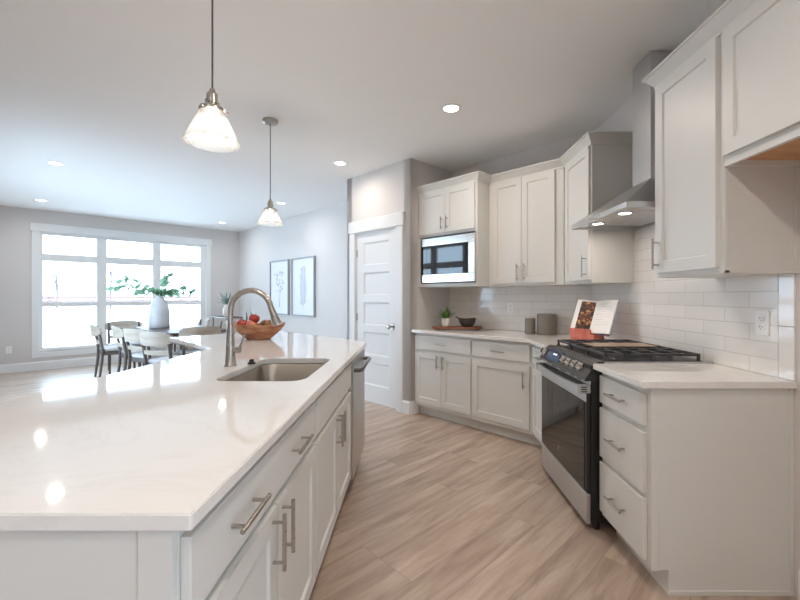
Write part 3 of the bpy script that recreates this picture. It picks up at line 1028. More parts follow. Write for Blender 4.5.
u1 = bw_root('upper_cabinet', -2.226, 3.366, 'tall grey wall cabinet with two doors, beside the microwave cabinet', UZ0)
upper_body(u1, .760, .339, UZ0)
shaker(u1, .046, .362, DZ0 - UZ0, DZ1 - UZ0, .328, .125, .16)
shaker(u1, .366, .684, DZ0 - UZ0, DZ1 - UZ0, .400, .125, .16)
crown(u1, .760, .339, UZ0, False, False)
u2 = thing('upper_cabinet', 'single-door grey wall cabinet in the corner behind the range hood', 'cabinet', (1.305, 3.428, UZ0), -PI / 2)
upper_body(u2, .522, .316, UZ0)
shaker(u2, .055, .512, DZ0 - UZ0, DZ1 - UZ0, .468, .125, .16)
crown(u2, .522, .316, UZ0, False, True)
b = MB(); b.box(.522, .526, 0, .022, 0, 1.0, .001); b.box(.522, .526, .296, .316, 0, 1.0, .001)
b.build('edge_strip', M['cabinet'], u2)
u3 = thing('upper_cabinet', 'grey wall cabinet with one tall door to the near side of the range hood', 'cabinet', (1.305, 2.130, UZ0), -PI / 2)
upper_body(u3, .462, .316, UZ0)
shaker(u3, .018, .440, DZ0 - UZ0, DZ1 - UZ0, .048, .125, .16)
crown(u3, .462, .316, UZ0, True, False)
b = MB(); b.box(.462, .466, 0, .020, 0, .44, .001); b.box(.462, .467, .292, .316, 0, .44, .001); b.box(.462, .466, .0, .316, 0, .012, .001)
b.build('edge_strip', M['cabinet'], u3)
FZ = 1.818
u4 = thing('fridge_upper_cabinet', 'short grey wall cabinet over the empty fridge space with bare wood underside', 'cabinet', (1.305, 1.667, FZ), -PI / 2)
FW = .92
b = MB()
zt = UZ1 - FZ - .02
b.box(0, FW, 0, .316, .03, zt, .001)
b.box(0, FW, 0, .019, 0, .03); b.box(0, .018, .019, .316, 0, .03); b.box(FW - .018, FW, .019, .316, 0, .03)
b.build('body', M['cabinet'], u4)
MB().box(.018, FW - .018, .019, .316, .022, .0299).build('bottom_board', M['rawwood'], u4)
MB().box(.018, FW - .018, .298, .316, .003, .022).build('back_cleat', M['rawwood'], u4)
shaker(u4, .012, .456, .040, DZ1 - FZ)
shaker(u4, .462, .908, .040, DZ1 - FZ)
crown(u4, FW, .316, FZ, False, False)

# ------------------------------------------------------------------ range hood
def hood():
    y0, y1 = 2.893, 2.145                      # far, near
    r = thing('range_hood', 'stainless chimney range hood on the tiled wall above the range', 'range hood', (XW - .001, y0, 1.757), -PI / 2)
    w = y0 - y1
    yf = -(XW - .001 - 1.151)                  # front edge, local y
    b = MB()
    # hollow lip
    b.box(0, w, yf, yf + .012, 0, .03, .001); b.box(0, .012, yf + .012, 0, 0, .03); b.box(w - .012, w, yf + .012, 0, 0, .03)
    b.box(.012, w - .012, -.012, 0, 0, .03)
    cx0, cx1 = y0 - 2.60, y0 - 2.40
    cyf = -(XW - .001 - 1.434)
    b.frustum((0, w, yf, 0), .03, (cx0 - .002, cx1 + .002, cyf - .002, 0), .232)
    b.build('canopy', M['steel'], r)
    MB().box(cx0, cx1, cyf, 0, .232, ZC - 1.757 - .001, .001).build('chimney', M['steel'], r)
    # underside
    MB().box(.012, w - .012, yf + .012, -.012, .008, .014).build('underside_panel', M['steel_bright'], r)
    MB().box(w * .5 - .24, w * .5 + .24, -.32, -.04, .0055, .008, .001).build('grease_filter', M['steel'], r)
    for yy in (2.68, 2.34):
        lx = y0 - yy
        MB().cyl((lx, yf + .095, .008), (lx, yf + .095, .0045), .034, n=28).build('lamp_lens', M['hoodlamp'], r)
        MB().lathe([(.034, .004), (.042, .004), (.042, .008), (.034, .008)], (lx, yf + .095, 0), 28).build('lamp_ring', M['chrome'], r, True)
        ld = bpy.data.lights.new('hood_light', 'AREA'); ld.shape = 'DISK'; ld.size = .06; ld.energy = HOOD_W; ld.color = (1.0, .88, .78)
        lo = bpy.data.objects.new('hood_light', ld); COL.objects.link(lo); lo.parent = r; lo.location = (lx, yf + .095, -.002)
    for k in range(4):
        MB().cyl((w * .5 - .06 + k * .04, yf, .015), (w * .5 - .06 + k * .04, yf - .003, .015), .006, n=12).build('button', M['chrome'], r)
hood()

# ------------------------------------------------------------------ range
def kitchen_range():
    r = thing('gas_range', 'stainless slide-in gas range with black oven door and cast iron grates', 'range', (.957, 2.898, 0), -PI / 2)
    w = .760
    MB().box(0, w, 0, .640, .06, .900, .002).build('body', M['black'], r)
    for x in (.05, w - .05):
        for y in (.05, .58):
            MB().cyl((x, y, 0), (x, y, .06), .02, n=14).build('foot', M['black'], r)
    MB().box(.004, w - .004, -.022, 0, .045, .207, .003).build('storage_drawer', M['steel'], r)
    d = MB(); d.box(.004, w - .004, -.022, -.001, .215, .748, .003)
    door = d.build('oven_door', M['black'], r)
    MB().box(.014, w - .030, -.0245, -.022, .219, .700, .001).build('door_glass', M['blackglass'], door)
    # inner window frame lines seen through the glass
    MB().box(.006, w - .006, -.0245, -.022, .702, .748, .001).build('door_rail', M['steel'], door)
    # round maker's badge
    lg = MB(); lg.cyl((w * .46, -.0245, .305), (w * .46, -.0258, .305), .0125, n=24)
    bd = lg.build('badge', M['steel_bright'], door)
    MB().lathe([(.0085, 0), (.0105, 0), (.0105, .0006), (.0085, .0006), (.0085, 0)], n=24).build('badge_ring', M['darkplastic'], bd).rotation_euler = (PI / 2, 0, 0)
    bd.children[0].location = (w * .46, -.0258, .305)
    # handle: bowed flat bar with vented end blocks
    hb = MB()
    n = 14
    pr = []
    for k in range(n + 1):
        x = .03 + (w - .06) * k / n
        s = (k / n - .5) * 2
        pr.append((x, -.062 - .016 * (1 - s * s)))
    for (xa, ya), (xb, yb) in zip(pr, pr[1:]):
        vs = [hb.bm.verts.new(p) for p in ((xa, ya, .755), (xb, yb, .755), (xb, yb + .016, .755), (xa, ya + .016, .755), (xa, ya, .790), (xb, yb, .790), (xb, yb + .016, .790), (xa, ya + .016, .790))]
        for q in ((0, 3, 2, 1), (4, 5, 6, 7), (0, 1, 5, 4), (2, 3, 7, 6)):
            hb.bm.faces.new([vs[i] for i in q])
    bmesh.ops.remove_doubles(hb.bm, verts=hb.bm.verts[:], dist=.0005)
    hb.box(.004, .034, -.066, 0, .750, .795, .003); hb.box(w - .034, w - .004, -.066, 0, .750, .795, .003)
    ho = hb.build('handle', M['steel'], door, True, split=30)
    for x in (w - .004,):
        for z in (.760, .772, .784):
            MB().box(x, x + .0008, -.052, -.020, z - .003, z + .003).build('vent_slot', M['black'], ho)
    # vent band between the door and the controls
    MB().box(.004, w - .004, -.012, .01, .797, .828).build('vent_band', M['steel'], r)
    vb = r.children[-1]
    for k, x in enumerate((.10, .13, .20, .23, .26, .36, .39, .42, .52, .55, .62, .65)):
        MB().box(x - .01, x + .01, -.0128, -.012, .803, .822).build('vent_slot', M['black'], vb)
    # sloping control panel
    y_b, z_b, y_t, z_t = -.034, .826, .030, .922
    cp = MB(); cp.prism_x([(y_b, z_b), (y_b, z_b - .006), (.06, z_b - .006), (.06, z_t), (y_t + .012, z_t), (y_t, z_t - .004), (y_b - .001, z_b + .008)], .0, w)
    cpo = cp.build('control_panel', M['darksteel'], r)
    MB().prism_x([(y_b - .002, z_b - .008), (.07, z_b - .008), (.07, z_t + .001), (y_t + .011, z_t + .001), (y_t - .002, z_t - .004)], w, w + .004).build('side_cap', M['darkplastic'], r)
    sl = Vector((0, y_t - y_b, z_t - z_b)).normalized(); nn = Vector((0, -sl.z, sl.y))
    c0 = Vector((0, y_b - .0005, z_b + .006))
    def on(x, s, h):                              # point on the panel: s up the slope, h out of it
        return Vector((x, 0, 0)) + c0 + sl * s + nn * h
    dp = MB()
    L0 = .012; L1 = .094
    q = [on(.10, L0, .0005), on(.345, L0, .0005), on(.345, L1, .0005), on(.10, L1, .0005)]
    q2 = [p + nn * .002 for p in q]
    vs = [dp.bm.verts.new(p) for p in q + q2]
    for f in ((0, 1, 2, 3), (4, 5, 6, 7), (0, 1, 5, 4), (1, 2, 6, 5), (2, 3, 7, 6), (3, 0, 4, 7)):
        dp.bm.faces.new([vs[i] for i in f])
    dpo = dp.build('display', M['display'], cpo)
    # clock digits as light bars
    dm = emit('display_digits', (.8, .9, 1, 1), 1.5)
    for x in (.20, .215, .235, .25):
        dg = MB()
        a = [on(x, .055, .0028), on(x + .008, .055, .0028), on(x + .008, .068, .0028), on(x, .068, .0028)]
        dg.quad(*a); dg.build('digit', dm, dpo)
    for x in (.052, .405, .485, .565, .645):
        kb = MB()
        kb.cyl(on(x, .05, 0), on(x, .05, .008), .027, .027, 24)
        kb.cyl(on(x, .05, .008), on(x, .05, .034), .0215, .0185, 24)
        ko = kb.build('knob', M['steel_bright'], cpo, True)
        a = on(x, .05, .0345)
        MB().tube([a - sl * .016, a + sl * .016], .003, 8).build('pointer', M['darkplastic'], ko)
    # cooktop
    MB().box(0, w, .060, .640, .899, .921, .003).build('cooktop', M['steel'], r)
    ct_ = MB().box(.02, w - .02, .075, .615, .9205, .923).build('burner_tray', M['black'], r)
    for x, y, rr in ((.14, .20, .048), (.14, .47, .038), (.62, .20, .042), (.62, .47, .048)):
        MB().lathe([(0, .018), (rr * .8, .018), (rr, .012), (rr * 1.1, .004), (rr * 1.3, 0), (0, 0)], (x, y, .923), 24).build('burner', M['iron'], r, True)
    def grate(x0, x1, y0, y1, nx, ny):
        b = MB()
        zt = .962; h = .014; t = .012
        for x in (x0, x1 - t): b.box(x, x + t, y0, y1, zt - h, zt, .002)
        for y in (y0, y1 - t): b.box(x0, x1, y, y + t, zt - h, zt, .002)
        for k in range(1, nx): 
            x = x0 + (x1 - x0) * k / nx - t / 2
            b.box(x, x + t, y0, y1, zt - h + .001, zt + .001, .002)
        for k in range(1, ny):
            y = y0 + (y1 - y0) * k / ny - t / 2
            b.box(x0, x1, y, y + t, zt - h, zt, .002)
        for x in (x0 + .001, x1 - t - .001):
            for y in (y0 + .001, (y0 + y1) / 2 - .006, y1 - t - .001):
                b.box(x, x + t, y, y + t, .922, zt - h + .001)
        return b.build('grate', M['iron'], r)
    grate(.022, .258, .085, .605, 2, 5)
    grate(.262, .498, .085, .605, 2, 5)
    grate(.502, .738, .085, .605, 2, 5)
    MB().box(.290, .470, .15, .54, .9632, .970, .004).build('griddle', M['griddle'], r)
    MB().box(0, w, .640, .660, .899, .925, .002).build('rear_trim', M['steel'], r)
kitchen_range()

# ------------------------------------------------------------------ outlets
def outlet(loc, rotz, label, kind='duplex'):
    r = thing('wall_outlet', label, 'outlet', loc, rotz)
    MB().box(-.036, .036, -.006, 0, -.058, .058, .002).build('cover_plate', M['white_plastic'], r)
    for z in (-.02, .02):
        o = MB(); o.lathe([(0, 0), (.0165, 0), (.0165, .003), (0, .003)], n=20)
        e = o.build('receptacle', M['white_plastic'], r); e.rotation_euler = (PI / 2, 0, 0); e.location = (0, -.006, z)
        for x in (-.006, .006):
            MB().box(x - .0012, x + .0012, -.0095, -.009, z - .002, z + .007).build('slot', M['slot'], r)
        MB().cyl((0, -.009, z - .008), (0, -.0095, z - .008), .0024, n=10).build('slot', M['slot'], r)
outlet((XW - .0085, 1.834, 1.152), -PI / 2, 'white duplex outlet on the tile above the three-drawer cabinet counter')
outlet(BW(.2455 * 4.17 * CT - 4.17 * ST, CW - .0085, 1.15), -T, 'white outlet on the tile between the tray and the canisters')
outlet(WW(-.082, 0, .383), PI / 4, 'white outlet low on the grey wall beside the big window')

# ------------------------------------------------------------------ things on the back counter
tr = thing('serving_board', 'long red-brown wooden serving board with feet on the back counter', 'board', (.474, 4.29, CT_Z1), .02)
MB().slab(rrect(-.27, .27, -.085, .085, .05), .012, .034, (), .004).build('board', M['traywood'], tr, True)
for s in (-1, 1):
    MB().box(s * .21 - .02, s * .21 + .02, -.07, .07, 0, .012, .002).build('foot', M['traywood'], tr)
ZB = CT_Z1 + .034
pp = thing('potted_plant', 'small green plant in a white pot standing on the wooden board', 'plant', (.350, 4.285, ZB), 0)
MB().lathe([(0, 0), (.036, 0), (.040, .01), (.043, .085), (.040, .09), (.036, .084), (.034, .075), (0, .075)], n=28).build('pot', M['pot'], pp, True)
rnd = random.Random(11)
lf = MB()
for k in range(46):
    a = rnd.uniform(0, 2 * PI); el = rnd.uniform(.15, 1.3); l = rnd.uniform(.10, .19)
    d = Vector((math.cos(a) * math.cos(el), math.sin(a) * math.cos(el), math.sin(el)))
    p0 = Vector((rnd.uniform(-.015, .015), rnd.uniform(-.015, .015), .078))
    s = Vector((-math.sin(a), math.cos(a), 0)) * rnd.uniform(.012, .020)
    p1 = p0 + d * l * .55; p2 = p0 + d * l - Vector((0, 0, .02))
    up = Vector((0, 0, .003))
    v = [lf.bm.verts.new(c) for c in (p0, p1 + s, p1 - s, p2, p1 + up)]
    lf.bm.faces.new((v[0], v[1], v[4])); lf.bm.faces.new((v[0], v[4], v[2])); lf.bm.faces.new((v[1], v[3], v[4])); lf.bm.faces.new((v[4], v[3], v[2]))
lf.build('leaves', M['herb'], pp)
db = thing('stoneware_bowl', 'dark brown round bowl on the wooden board beside the potted plant', 'bowl', (.580, 4.275, ZB), 0)
bb = MB()
prof = [(0, 0), (.05, 0), (.062, .01), (.085, .045), (.094, .085), (.091, .088), (.086, .08), (.074, .04), (.05, .014), (0, .01)]
bb.lathe(prof, n=36)
for v in bb.bm.verts:
    if v.co.z > .07:
        v.co.z += .006 * math.cos(2 * math.atan2(v.co.y, v.co.x) )
bb.build('bowl', M['darkbowl'], db, True)
MB().tube([(-.082, 0, .075), (-.10, 0, .095), (-.125, 0, .108)], [.008, .007, .006], 10).build('handle', M['darkbowl'], db, True)

def canister(x, y, rad, h, label):
    r = thing('canister', label, 'canister', (x, y, CT_Z1), 0)
    MB().lathe([(0, 0), (rad - .004, 0), (rad, .004), (rad, h - .006), (rad - .003, h), (rad - .008, h - .004), (rad - .009, .012), (0, .01)], n=40).build('jar', M['canister'], r, True)
    MB().lathe([(0, h - .016), (rad - .0095, h - .016), (rad - .0095, h - .005), (0, h - .005)], n=40).build('lid', M['canister'], r, True)
canister(1.262, 3.752, .090, .192, 'larger taupe ceramic canister on the back counter')
canister(1.118, 3.800, .048, .150, 'smaller taupe ceramic canister beside the larger one')

# cookbook on a coral stand
def cookbook():
    cx, cy = 1.402, 3.07
    rz = math.radians(-60)                          # faces the room
    s = thing('book_stand', 'coral painted cookbook stand on the counter behind the range', 'book stand', (cx, cy, CT_Z1), rz)
    lean = math.radians(23)
    # ledge with a front lip and the slanted back board
    b = MB(); b.box(-.16, .055, -.085, .02, 0, .070, .004); b.prism_x([(-.085, .069), (-.085, .108), (-.074, .108), (-.066, .069)], -.165, .02)
    b.build('ledge', M['coral'], s)
    bo = MB(); bo.box(-.12, .12, .012, .022, 0, .20, .002)
    o = bo.build('back_board', M['coral'], s); o.rotation_euler = (-lean, 0, 0); o.location = (.0, -.02, .066)
    pr = MB(); pr.tube([(0, .05, .13), (0, .12, .005)], .008, 10); pr.build('prop', M['coral'], s, True)
    k = thing('cookbook', 'open cookbook with a dark food photo, leaning on the coral stand', 'book', (cx, cy, CT_Z1), rz)
    # pages: two leaves fanned slightly towards the viewer, leaning back
    base = Vector((.0, -.045, .073)); up = Vector((0, math.sin(lean), math.cos(lean)))
    fwd = Vector((0, -math.cos(lean), math.sin(lean)))
    H = .268
    def leaf_(x0, x1, bend, th, name, m, off=0.0, z0=0.0, z1=H):
        mb = MB(); n = 8
        F, Bk = [], []
        for i in range(n + 1):
            t = i / n
            x = x0 + (x1 - x0) * t
            tt = abs(x - sx) / .19
            lift = bend * (math.sin(min(1, tt) * PI * .8) * .016 + tt * .024)
            p = Vector((x, 0, 0)) + base + fwd * (lift + off)
            F.append((mb.bm.verts.new(p + up * z0), mb.bm.verts.new(p + up * z1)))
            q = p - fwd * th
            Bk.append((mb.bm.verts.new(q + up * z0), mb.bm.verts.new(q + up * z1)))
        for i in range(n):
            mb.bm.faces.new((F[i][0], F[i + 1][0], F[i + 1][1], F[i][1]))
            mb.bm.faces.new((Bk[i][0], Bk[i][1], Bk[i + 1][1], Bk[i + 1][0]))
            mb.bm.faces.new((F[i][1], F[i + 1][1], Bk[i + 1][1], Bk[i][1]))
            mb.bm.faces.new((F[i][0], Bk[i][0], Bk[i + 1][0], F[i + 1][0]))
        for i in (0, n):
            mb.bm.faces.new((F[i][0], F[i][1], Bk[i][1], Bk[i][0]))
        return mb.build(name, m, k, True)
    sx = -.020
    leaf_(sx, sx - .150, 1, .010, 'left_pages', M['paper'])
    leaf_(sx, sx + .190, 1, .012, 'right_pages', M['paper'])
    pl = leaf_(sx - .002, sx - .112, 1, .0006, 'food_picture', M['food'], .0008, .012, H - .012)
    for i in range(9):
        z = H - .03 - i * .021
        leaf_(sx + .028, sx + (.165 if i % 3 else .12), 1, .0004, 'text_line', M['ink'], .0007, z - .0022, z)
    c = MB()
    for x0, x1 in ((sx - .155, sx), (sx, sx + .196)):
        v = []
        for x in (x0, x1):
            tt = abs(x - sx) / .19
            lift = tt * .024 + math.sin(min(1, tt) * PI * .8) * .016 - .0135
            for z in (-.004, H + .004):
                v.append(Vector((x, 0, 0)) + base + fwd * lift + up * z)
        vs = [c.bm.verts.new(p) for p in v] + [c.bm.verts.new(p - fwd * .003) for p in v]
        for f in ((0, 2, 3, 1), (4, 5, 7, 6), (0, 1, 5, 4), (2, 6, 7, 3), (0, 4, 6, 2), (1, 3, 7, 5)):
            c.bm.faces.new([vs[i] for i in f])
    c.build('cover', mat('slate_blue_cover', rgb(150, 160, 176), .5), k)
cookbook()

# ------------------------------------------------------------------ fruit bowl on the island
def fruit_bowl():
    bx, by = -1.297, 3.330
    r = thing('dough_bowl', 'long carved wooden dough bowl full of fruit on the island', 'bowl', (bx, by, CT_Z1), 0)
    mb = MB()
    nu, nv = 40, 9
    Lx, Ly, H = .225, .13, .125
    def pt(a, t, inner):
        k = 1 - t                                   # t 0 rim .. 1 base
        rx = Lx * (1 - .58 * t ** 1.5) - (.016 if inner else 0)
        ry = Ly * (1 - .62 * t ** 1.6) - (.014 if inner else 0)
        z = H * (1 - t)
        tip = max(0, abs(math.cos(a)) - .55) / .45
        z += .018 * tip * (1 - t)
        if inner:
            z = max(z, .0) + .014 * t
        return (rx * math.cos(a), ry * math.sin(a), z)
    O = [[mb.bm.verts.new(pt(2 * PI * i / nu, j / (nv - 1), False)) for i in range(nu)] for j in range(nv)]
    I = [[mb.bm.verts.new(pt(2 * PI * i / nu, j / (nv - 1) * .93, True)) for i in range(nu)] for j in range(nv)]
    for g in (O, I):
        for j in range(nv - 1):
            for i in range(nu):
                k = (i + 1) % nu
                mb.bm.faces.new((g[j][i], g[j][k], g[j + 1][k], g[j + 1][i]))
        mb.bm.faces.new(g[-1])
    for i in range(nu):
        k = (i + 1) % nu
        mb.bm.faces.new((O[0][i], O[0][k], I[0][k], I[0][i]))
    mb.build('bowl', M['bowlwood'], r, True, split=50)
    def apple(x, y, z, s, m, label, tilt=.3, az=0):
        a = thing('apple', label, 'fruit', (bx + x, by + y, CT_Z1 + z), az)
        a.rotation_euler = (tilt, tilt * .6, az)
        p = []
        for i in range(15):
            th = PI * i / 14
            rr = math.sin(th) * (1.0 + .10 * math.cos(th))
            zz = math.cos(th) * .90 - .22 * math.exp(-(th / .42) ** 2) + .14 * math.exp(-((PI - th) / .35) ** 2)
            p.append((max(0, rr) * s, zz * s))
        p[0] = (0, p[0][1]); p[-1] = (0, p[-1][1])
        MB().lathe(p, n=24).build('body', m, a, True, split=80)
        MB().tube([(0, 0, s * .6), (.002, 0, s * .85), (.006, 0, s * 1.05)], .002, 6).build('stem', M['twig'], a)
    apple(-.135, -.012, .132, .040, M['apple'], 'red apple lying at the faucet end of the wooden bowl', .4, .3)
    apple(-.040, .012, .172, .044, M['apple'], 'dark red apple on top of the fruit in the wooden bowl', .3, 2)
    apple(-.042, -.052, .124, .040, M['blush'], 'pale blush apple in front, below the topmost red apple', .5, 1)
    apple(-.070, .068, .122, .036, M['blush'], 'blush apple at the back of the wooden bowl', .2, 1)
    def pear(x, y, z, az, label, tl=1.2):
        a = thing('pear', label, 'fruit', (bx + x, by + y, CT_Z1 + z), az)
        a.rotation_euler = (tl, 0, az)
        s = .034
        MB().lathe([(0, -s), (s * .5, -s * .92), (s * .9, -s * .5), (s, 0), (s * .88, s * .5), (s * .62, s * 1.0), (s * .45, s * 1.4), (s * .3, s * 1.7), (0, s * 1.8)], n=22).build('body', M['pear'], a, True, split=80)
        MB().tube([(0, 0, s * 1.75), (.004, 0, s * 2.2)], .002, 6).build('stem', M['twig'], a)
    pear(.040, .035, .128, 1.2, 'brown pear next to the apples in the wooden bowl')
    pear(.098, -.030, .132, 1.75, 'brown pear nearest the spray head end of the wooden bowl')
    for i, (x, lab) in enumerate(((-.120, 'narrow green leaf sprig rising behind the reddish apples'), (-.088, 'second narrow green leaf sprig, closer to the topmost apple'))):
        g = MB()
        g.tube([(0, 0, 0), (.003, 0, .05), (-.002, 0, .105)], [.006, .009, .002], 6)
        tag(g.build('leaf_sprig', M['dustyleaf'], None, True, loc=(bx + x, by + .05 + .02 * i, CT_Z1 + .125)), lab, 'leaf')
fruit_bowl()

# ------------------------------------------------------------------ dining set
TC = Vector((-3.827, 6.497))                           # table centre
TR = 3 * PI / 4                                      # long side at right angles to the window
def table():
    r = thing('dining_table', 'dark wood dining table with rounded ends in front of the window', 'table', (TC.x, TC.y, 0), TR)
    MB().slab(rrect(-.95, .95, -.47, .47, .20, 8), .715, .75, (), .006).build('tabletop', M['darkwood'], r, True)
    b = MB(); b.box(-.75, .75, -.33, -.30, .63, .714); b.box(-.75, .75, .30, .33, .63, .714); b.box(-.75, -.72, -.30, .30, .63, .714); b.box(.72, .75, -.30, .30, .63, .714)
    b.build('apron', M['darkwood'], r)
    for sx in (-1, 1):
        for sy in (-1, 1):
            MB().cyl((sx * .80, sy * .34, 0), (sx * .73, sy * .29, .714), .018, .030, 16).build('leg', M['darkwood'], r, True)
table()

def arc_slat(z0, z1, wd, y0, bow, th, lean=0.0, taper=.55):
    """curved backrest rail: wide in the middle, narrowing at the ends"""
    mb = MB(); n = 12
    rows = []
    for i in range(n + 1):
        s = (i / n - .5) * 2
        x = s * wd / 2
        y = y0 - bow * (1 - s * s)
        zm = (z0 + z1) / 2; hh = (z1 - z0) / 2 * (1 - taper * s ** 4)
        rows.append([mb.bm.verts.new(p) for p in ((x, y - th / 2, zm - hh), (x, y + th / 2, zm - hh), (x, y + th / 2 - lean, zm + hh), (x, y - th / 2 - lean, zm + hh))])
    for a, b in zip(rows, rows[1:]):
        for k in range(4):
            j = (k + 1) % 4
            mb.bm.faces.new((a[k], a[j], b[j], b[k]))
    mb.bm.faces.new(rows[0]); mb.bm.faces.new(rows[-1][::-1])
    return mb

def make_chair():
    r = thing('dining_chair', '', 'chair', (0, 0, 0), 0, 'chairs around the dining table')
    # faces +y
    MB().slab(rrect(-.225, .225, -.20, .225, .06), .435, .475, (), .012).build('seat', M['seatcloth'], r, True)
    b = MB(); b.box(-.215, .215, .175, .2, .375, .434); b.box(-.2, .2, -.2, -.175, .375, .434); b.box(-.215, -.19, -.2, .2, .375, .434); b.box(.19, .215, -.2, .2, .375, .434)
    b.build('seat_frame', M['darkwood'], r)
    for s in (-1, 1):
        MB().tube([(s * .205, .2, 0), (s * .205, .19, .434)], [.013, .019], 12).build('leg', M['darkwood'], r, True)
        MB().tube([(s * .215, -.245, 0), (s * .21, -.212, .30), (s * .21, -.205, .46), (s * .215, -.230, .62), (s * .218, -.262, .80), (s * .218, -.266, .825)], [.014, .02, .021, .02, .018, .012], 12).build('leg', M['darkwood'], r, True)
    arc_slat(.665, .84, .54, -.225, .085, .022, .02).build('backrest', M['palewood'], r, True)
    arc_slat(.545, .600, .42, -.222, .03, .016, .008, .2).build('lower_rail', M['palewood'], r, True)
    return r
ch0 = make_chair()
used = False
def chair(px, py, rz, label):
    """px, py: where the middle of the backrest stands"""
    global used
    o = ch0 if not used else copy_tree(ch0)
    used = True
    rz = math.radians(rz)
    o.location = (px - math.sin(rz) * .25, py + math.cos(rz) * .25, 0); o.rotation_euler = (0, 0, rz); o['label'] = label
def se(s_, e_):                                       # across / along the table
    return (s_ - e_ / R2) / 2, (s_ + e_ / R2) / 2
chair(*se(1.25, 7.78), -45, 'pale-backed dining chair farthest from the island along the near table side')
chair(*se(1.50, 7.08), -45, 'second dining chair counted from the window along the near table side')
chair(*se(1.62, 6.42), -24, 'dining chair seen from behind, below the big vase')
chair(*se(1.72, 5.72), -18, 'lowest looking dining chair, nearest the inner corner of the island')
chair(*se(2.66, 6.20), 40, 'dining chair at the near table end with its broad pale back to the island')
chair(*se(1.90, 8.50), 218, 'dining chair at the table end by the window, facing the kitchen')
chair(*se(3.62, 8.25), 135, 'dining chair on the far table side just behind the vase')
chair(*se(3.70, 7.30), 135, 'dining chair on the far table side partly behind the faucet')

def vase_branches():
    p = (-4.19, 6.56)
    v = thing('ceramic_vase', 'tall grey white ceramic bottle vase on the dining table', 'vase', (p[0], p[1], .75), 0)
    MB().lathe([(0, 0), (.135, 0), (.148, .015), (.152, .09), (.149, .24), (.138, .34), (.112, .425), (.078, .475), (.050, .50), (.046, .515), (.052, .53), (.045, .53), (.038, .51), (.045, .49), (.0, .44)], n=40).build('body', M['vase'], v, True, split=60)
    rnd = random.Random(5)
    cx, cy = p[0], p[1]
    right = Vector((.84, .54, 0))                     # across the view from the kitchen
    back = Vector((-.54, .84, 0))
    specs = [(-.60, .10, .13), (-.52, .35, .26), (-.30, .16, .05), (.14, .38, .34), (.36, .18, .08), (.14, .12, .02), (.52, .22, .03)]
    for i, (dx, dz, hz) in enumerate(specs):
        labs = ['leafy branch reaching farthest out on the outlet side of the vase', 'leafy branch arching highest on the outlet side of the vase', 'short leafy branch leaning from the vase towards the outlet side',
                'upright leafy branch rising highest above the vase neck', 'leafy branch spreading level towards the pictures', 'short leafy branch close above the vase mouth', 'leafy branch reaching farthest out towards the picture wall']
        r = thing('eucalyptus_branch', 'green ' + labs[i], 'branch', (cx, cy, .75 + .49), 0, 'leafy branches in the vase')
        yb = rnd.uniform(-.12, .12)
        P = [Vector((0, 0, 0)), right * dx * .12 + Vector((0, 0, .10)), right * dx * .5 + back * yb * .5 + Vector((0, 0, .07 + hz * .55)), right * dx * .8 + back * yb + Vector((0, 0, .08 + hz * .85)), right * dx + back * yb * 1.3 + Vector((0, 0, .06 + hz * .9))]
        MB().tube(P, [.005, .005, .004, .003, .002], 6).build('stem', M['twig'], r, True)
        lf = MB()
        for k in range(20):
            t = .25 + .75 * k / 19
            f = t * 4; j = min(3, int(f)); q = P[j].lerp(P[j + 1], f - j)
            rr = rnd.uniform(.032, .056)
            nrm = Vector((rnd.uniform(-1, 1), rnd.uniform(-1, 1), rnd.uniform(-.6, 1))).normalized()
            s = nrm.orthogonal().normalized(); u = nrm.cross(s)
            c = q + s * rr * 1.1
            vs = [lf.bm.verts.new(c + (s * math.cos(2 * PI * m / 8) * rr + u * math.sin(2 * PI * m / 8) * rr * .85) + nrm * (.006 if m % 2 else 0)) for m in range(8)]
            lf.bm.faces.new(vs)
        lf.build('leaves', M['leaf'], r)
vase_branches()

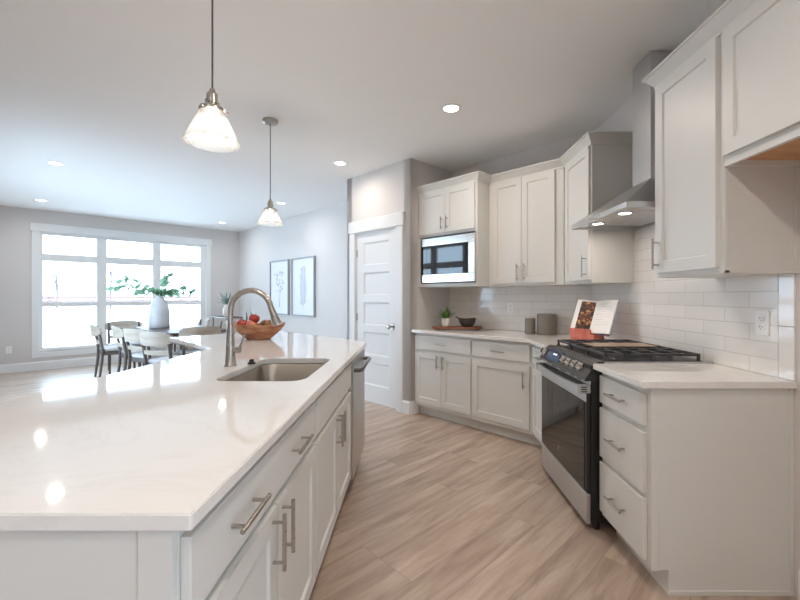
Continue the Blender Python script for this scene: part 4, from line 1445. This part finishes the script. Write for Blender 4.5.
# console with a plant in the corner
def console():
    x, y = -3.90, 8.32
    r = thing('console_table', 'thin dark metal console table in the corner by the window', 'table', (x, y, 0), -PI / 4)
    MB().box(-.42, .42, -.17, .17, .825, .85, .003).build('top', M['darkwood'], r)
    MB().box(-.40, .40, -.15, .15, .25, .27, .002).build('shelf', M['darkwood'], r)
    for sx in (-1, 1):
        for sy in (-1, 1):
            MB().box(sx * .39 - .012, sx * .39 + .012, sy * .145 - .012, sy * .145 + .012, 0, .825).build('leg', M['darkwood'], r)
    v = thing('corner_plant', 'feathery grey-green plant in a white vase standing on the corner console', 'plant', (x + .02, y - .03, .85), 0)
    MB().lathe([(0, 0), (.05, 0), (.075, .03), (.085, .10), (.07, .18), (.045, .23), (.05, .25), (.04, .245), (.0, .2)], n=28).build('vase', mat('blush_ceramic', rgb(226, 210, 200), .4), v, True)
    rnd = random.Random(8)
    lf = MB()
    for k in range(60):
        a = rnd.uniform(0, 2 * PI); el = rnd.uniform(.35, 1.4); l = rnd.uniform(.12, .34)
        d = Vector((math.cos(a) * math.cos(el), math.sin(a) * math.cos(el), math.sin(el)))
        p0 = Vector((0, 0, .23)); p2 = p0 + d * l
        s = Vector((-math.sin(a), math.cos(a), .2)).normalized() * .014
        p1 = p0 + d * l * .7
        vv = [lf.bm.verts.new(c) for c in (p0, p1 + s, p2, p1 - s)]
        lf.bm.faces.new(vv)
    lf.build('foliage', M['dustyleaf'], v)
console()

# ------------------------------------------------------------------ framed prints
def picture(a0, a1, label, seed, kind):
    r = thing('framed_print', label, 'picture', PW((a0 + a1) / 2, 0, 1.4425), -PI / 4)
    w = (a1 - a0) / 2; h = .5275
    b = MB(); t = .022; d = .045
    b.box(-w, -w + t, -d, 0, -h, h, .002); b.box(w - t, w, -d, 0, -h, h, .002); b.box(-w + t, w - t, -d, 0, h - t, h, .002); b.box(-w + t, w - t, -d, 0, -h, -h + t, .002)
    b.build('frame', M['artframe'], r)
    MB().box(-w + t, w - t, -.022, -.004, -h + t, h - t).build('print', M['artpaper'], r)
    p = r.children[-1]
    rnd = random.Random(seed)
    ink = MB()
    def leaf(x, z, ang, l, wd):
        dx, dz = math.cos(ang), math.sin(ang)
        pts = [(0, 0), (.3, .5), (.65, .42), (1, 0), (.65, -.42), (.3, -.5)]
        ink.bm.faces.new([ink.bm.verts.new((x + dx * u * l - dz * v * wd, -.0225 - .0001 * (len(ink.bm.faces) % 5), z + dz * u * l + dx * v * wd)) for u, v in pts])
    if kind == 0:
        for k in range(34):
            leaf(rnd.uniform(-.16, .16), rnd.uniform(-.05, .30), rnd.uniform(0, 2 * PI), rnd.uniform(.05, .10), rnd.uniform(.03, .05))
        for x in (-.05, .0, .05):
            ink.tube([(x * .2, -.0225, -.38), (x, -.0225, 0)], .003, 5)
    else:
        ink.tube([(0, -.0225, -.42), (.01, -.0225, 0), (-.02, -.0225, .36)], .003, 5)
        for k in range(30):
            z = -.34 + k * .023; s = 1 if k % 2 else -1
            leaf(.0, z, PI / 2 - s * 1.0, rnd.uniform(.12, .20) * (1 - .3 * abs(k - 12) / 18), .035)
    ink.build('drawing', M['artink'], p)
picture(-7.735, -6.965, 'grey framed botanical print of a leafy cluster, nearer the window corner', 3, 0)
picture(-6.845, -6.045, 'grey framed botanical print of a tall single stem, nearer the pantry', 6, 1)
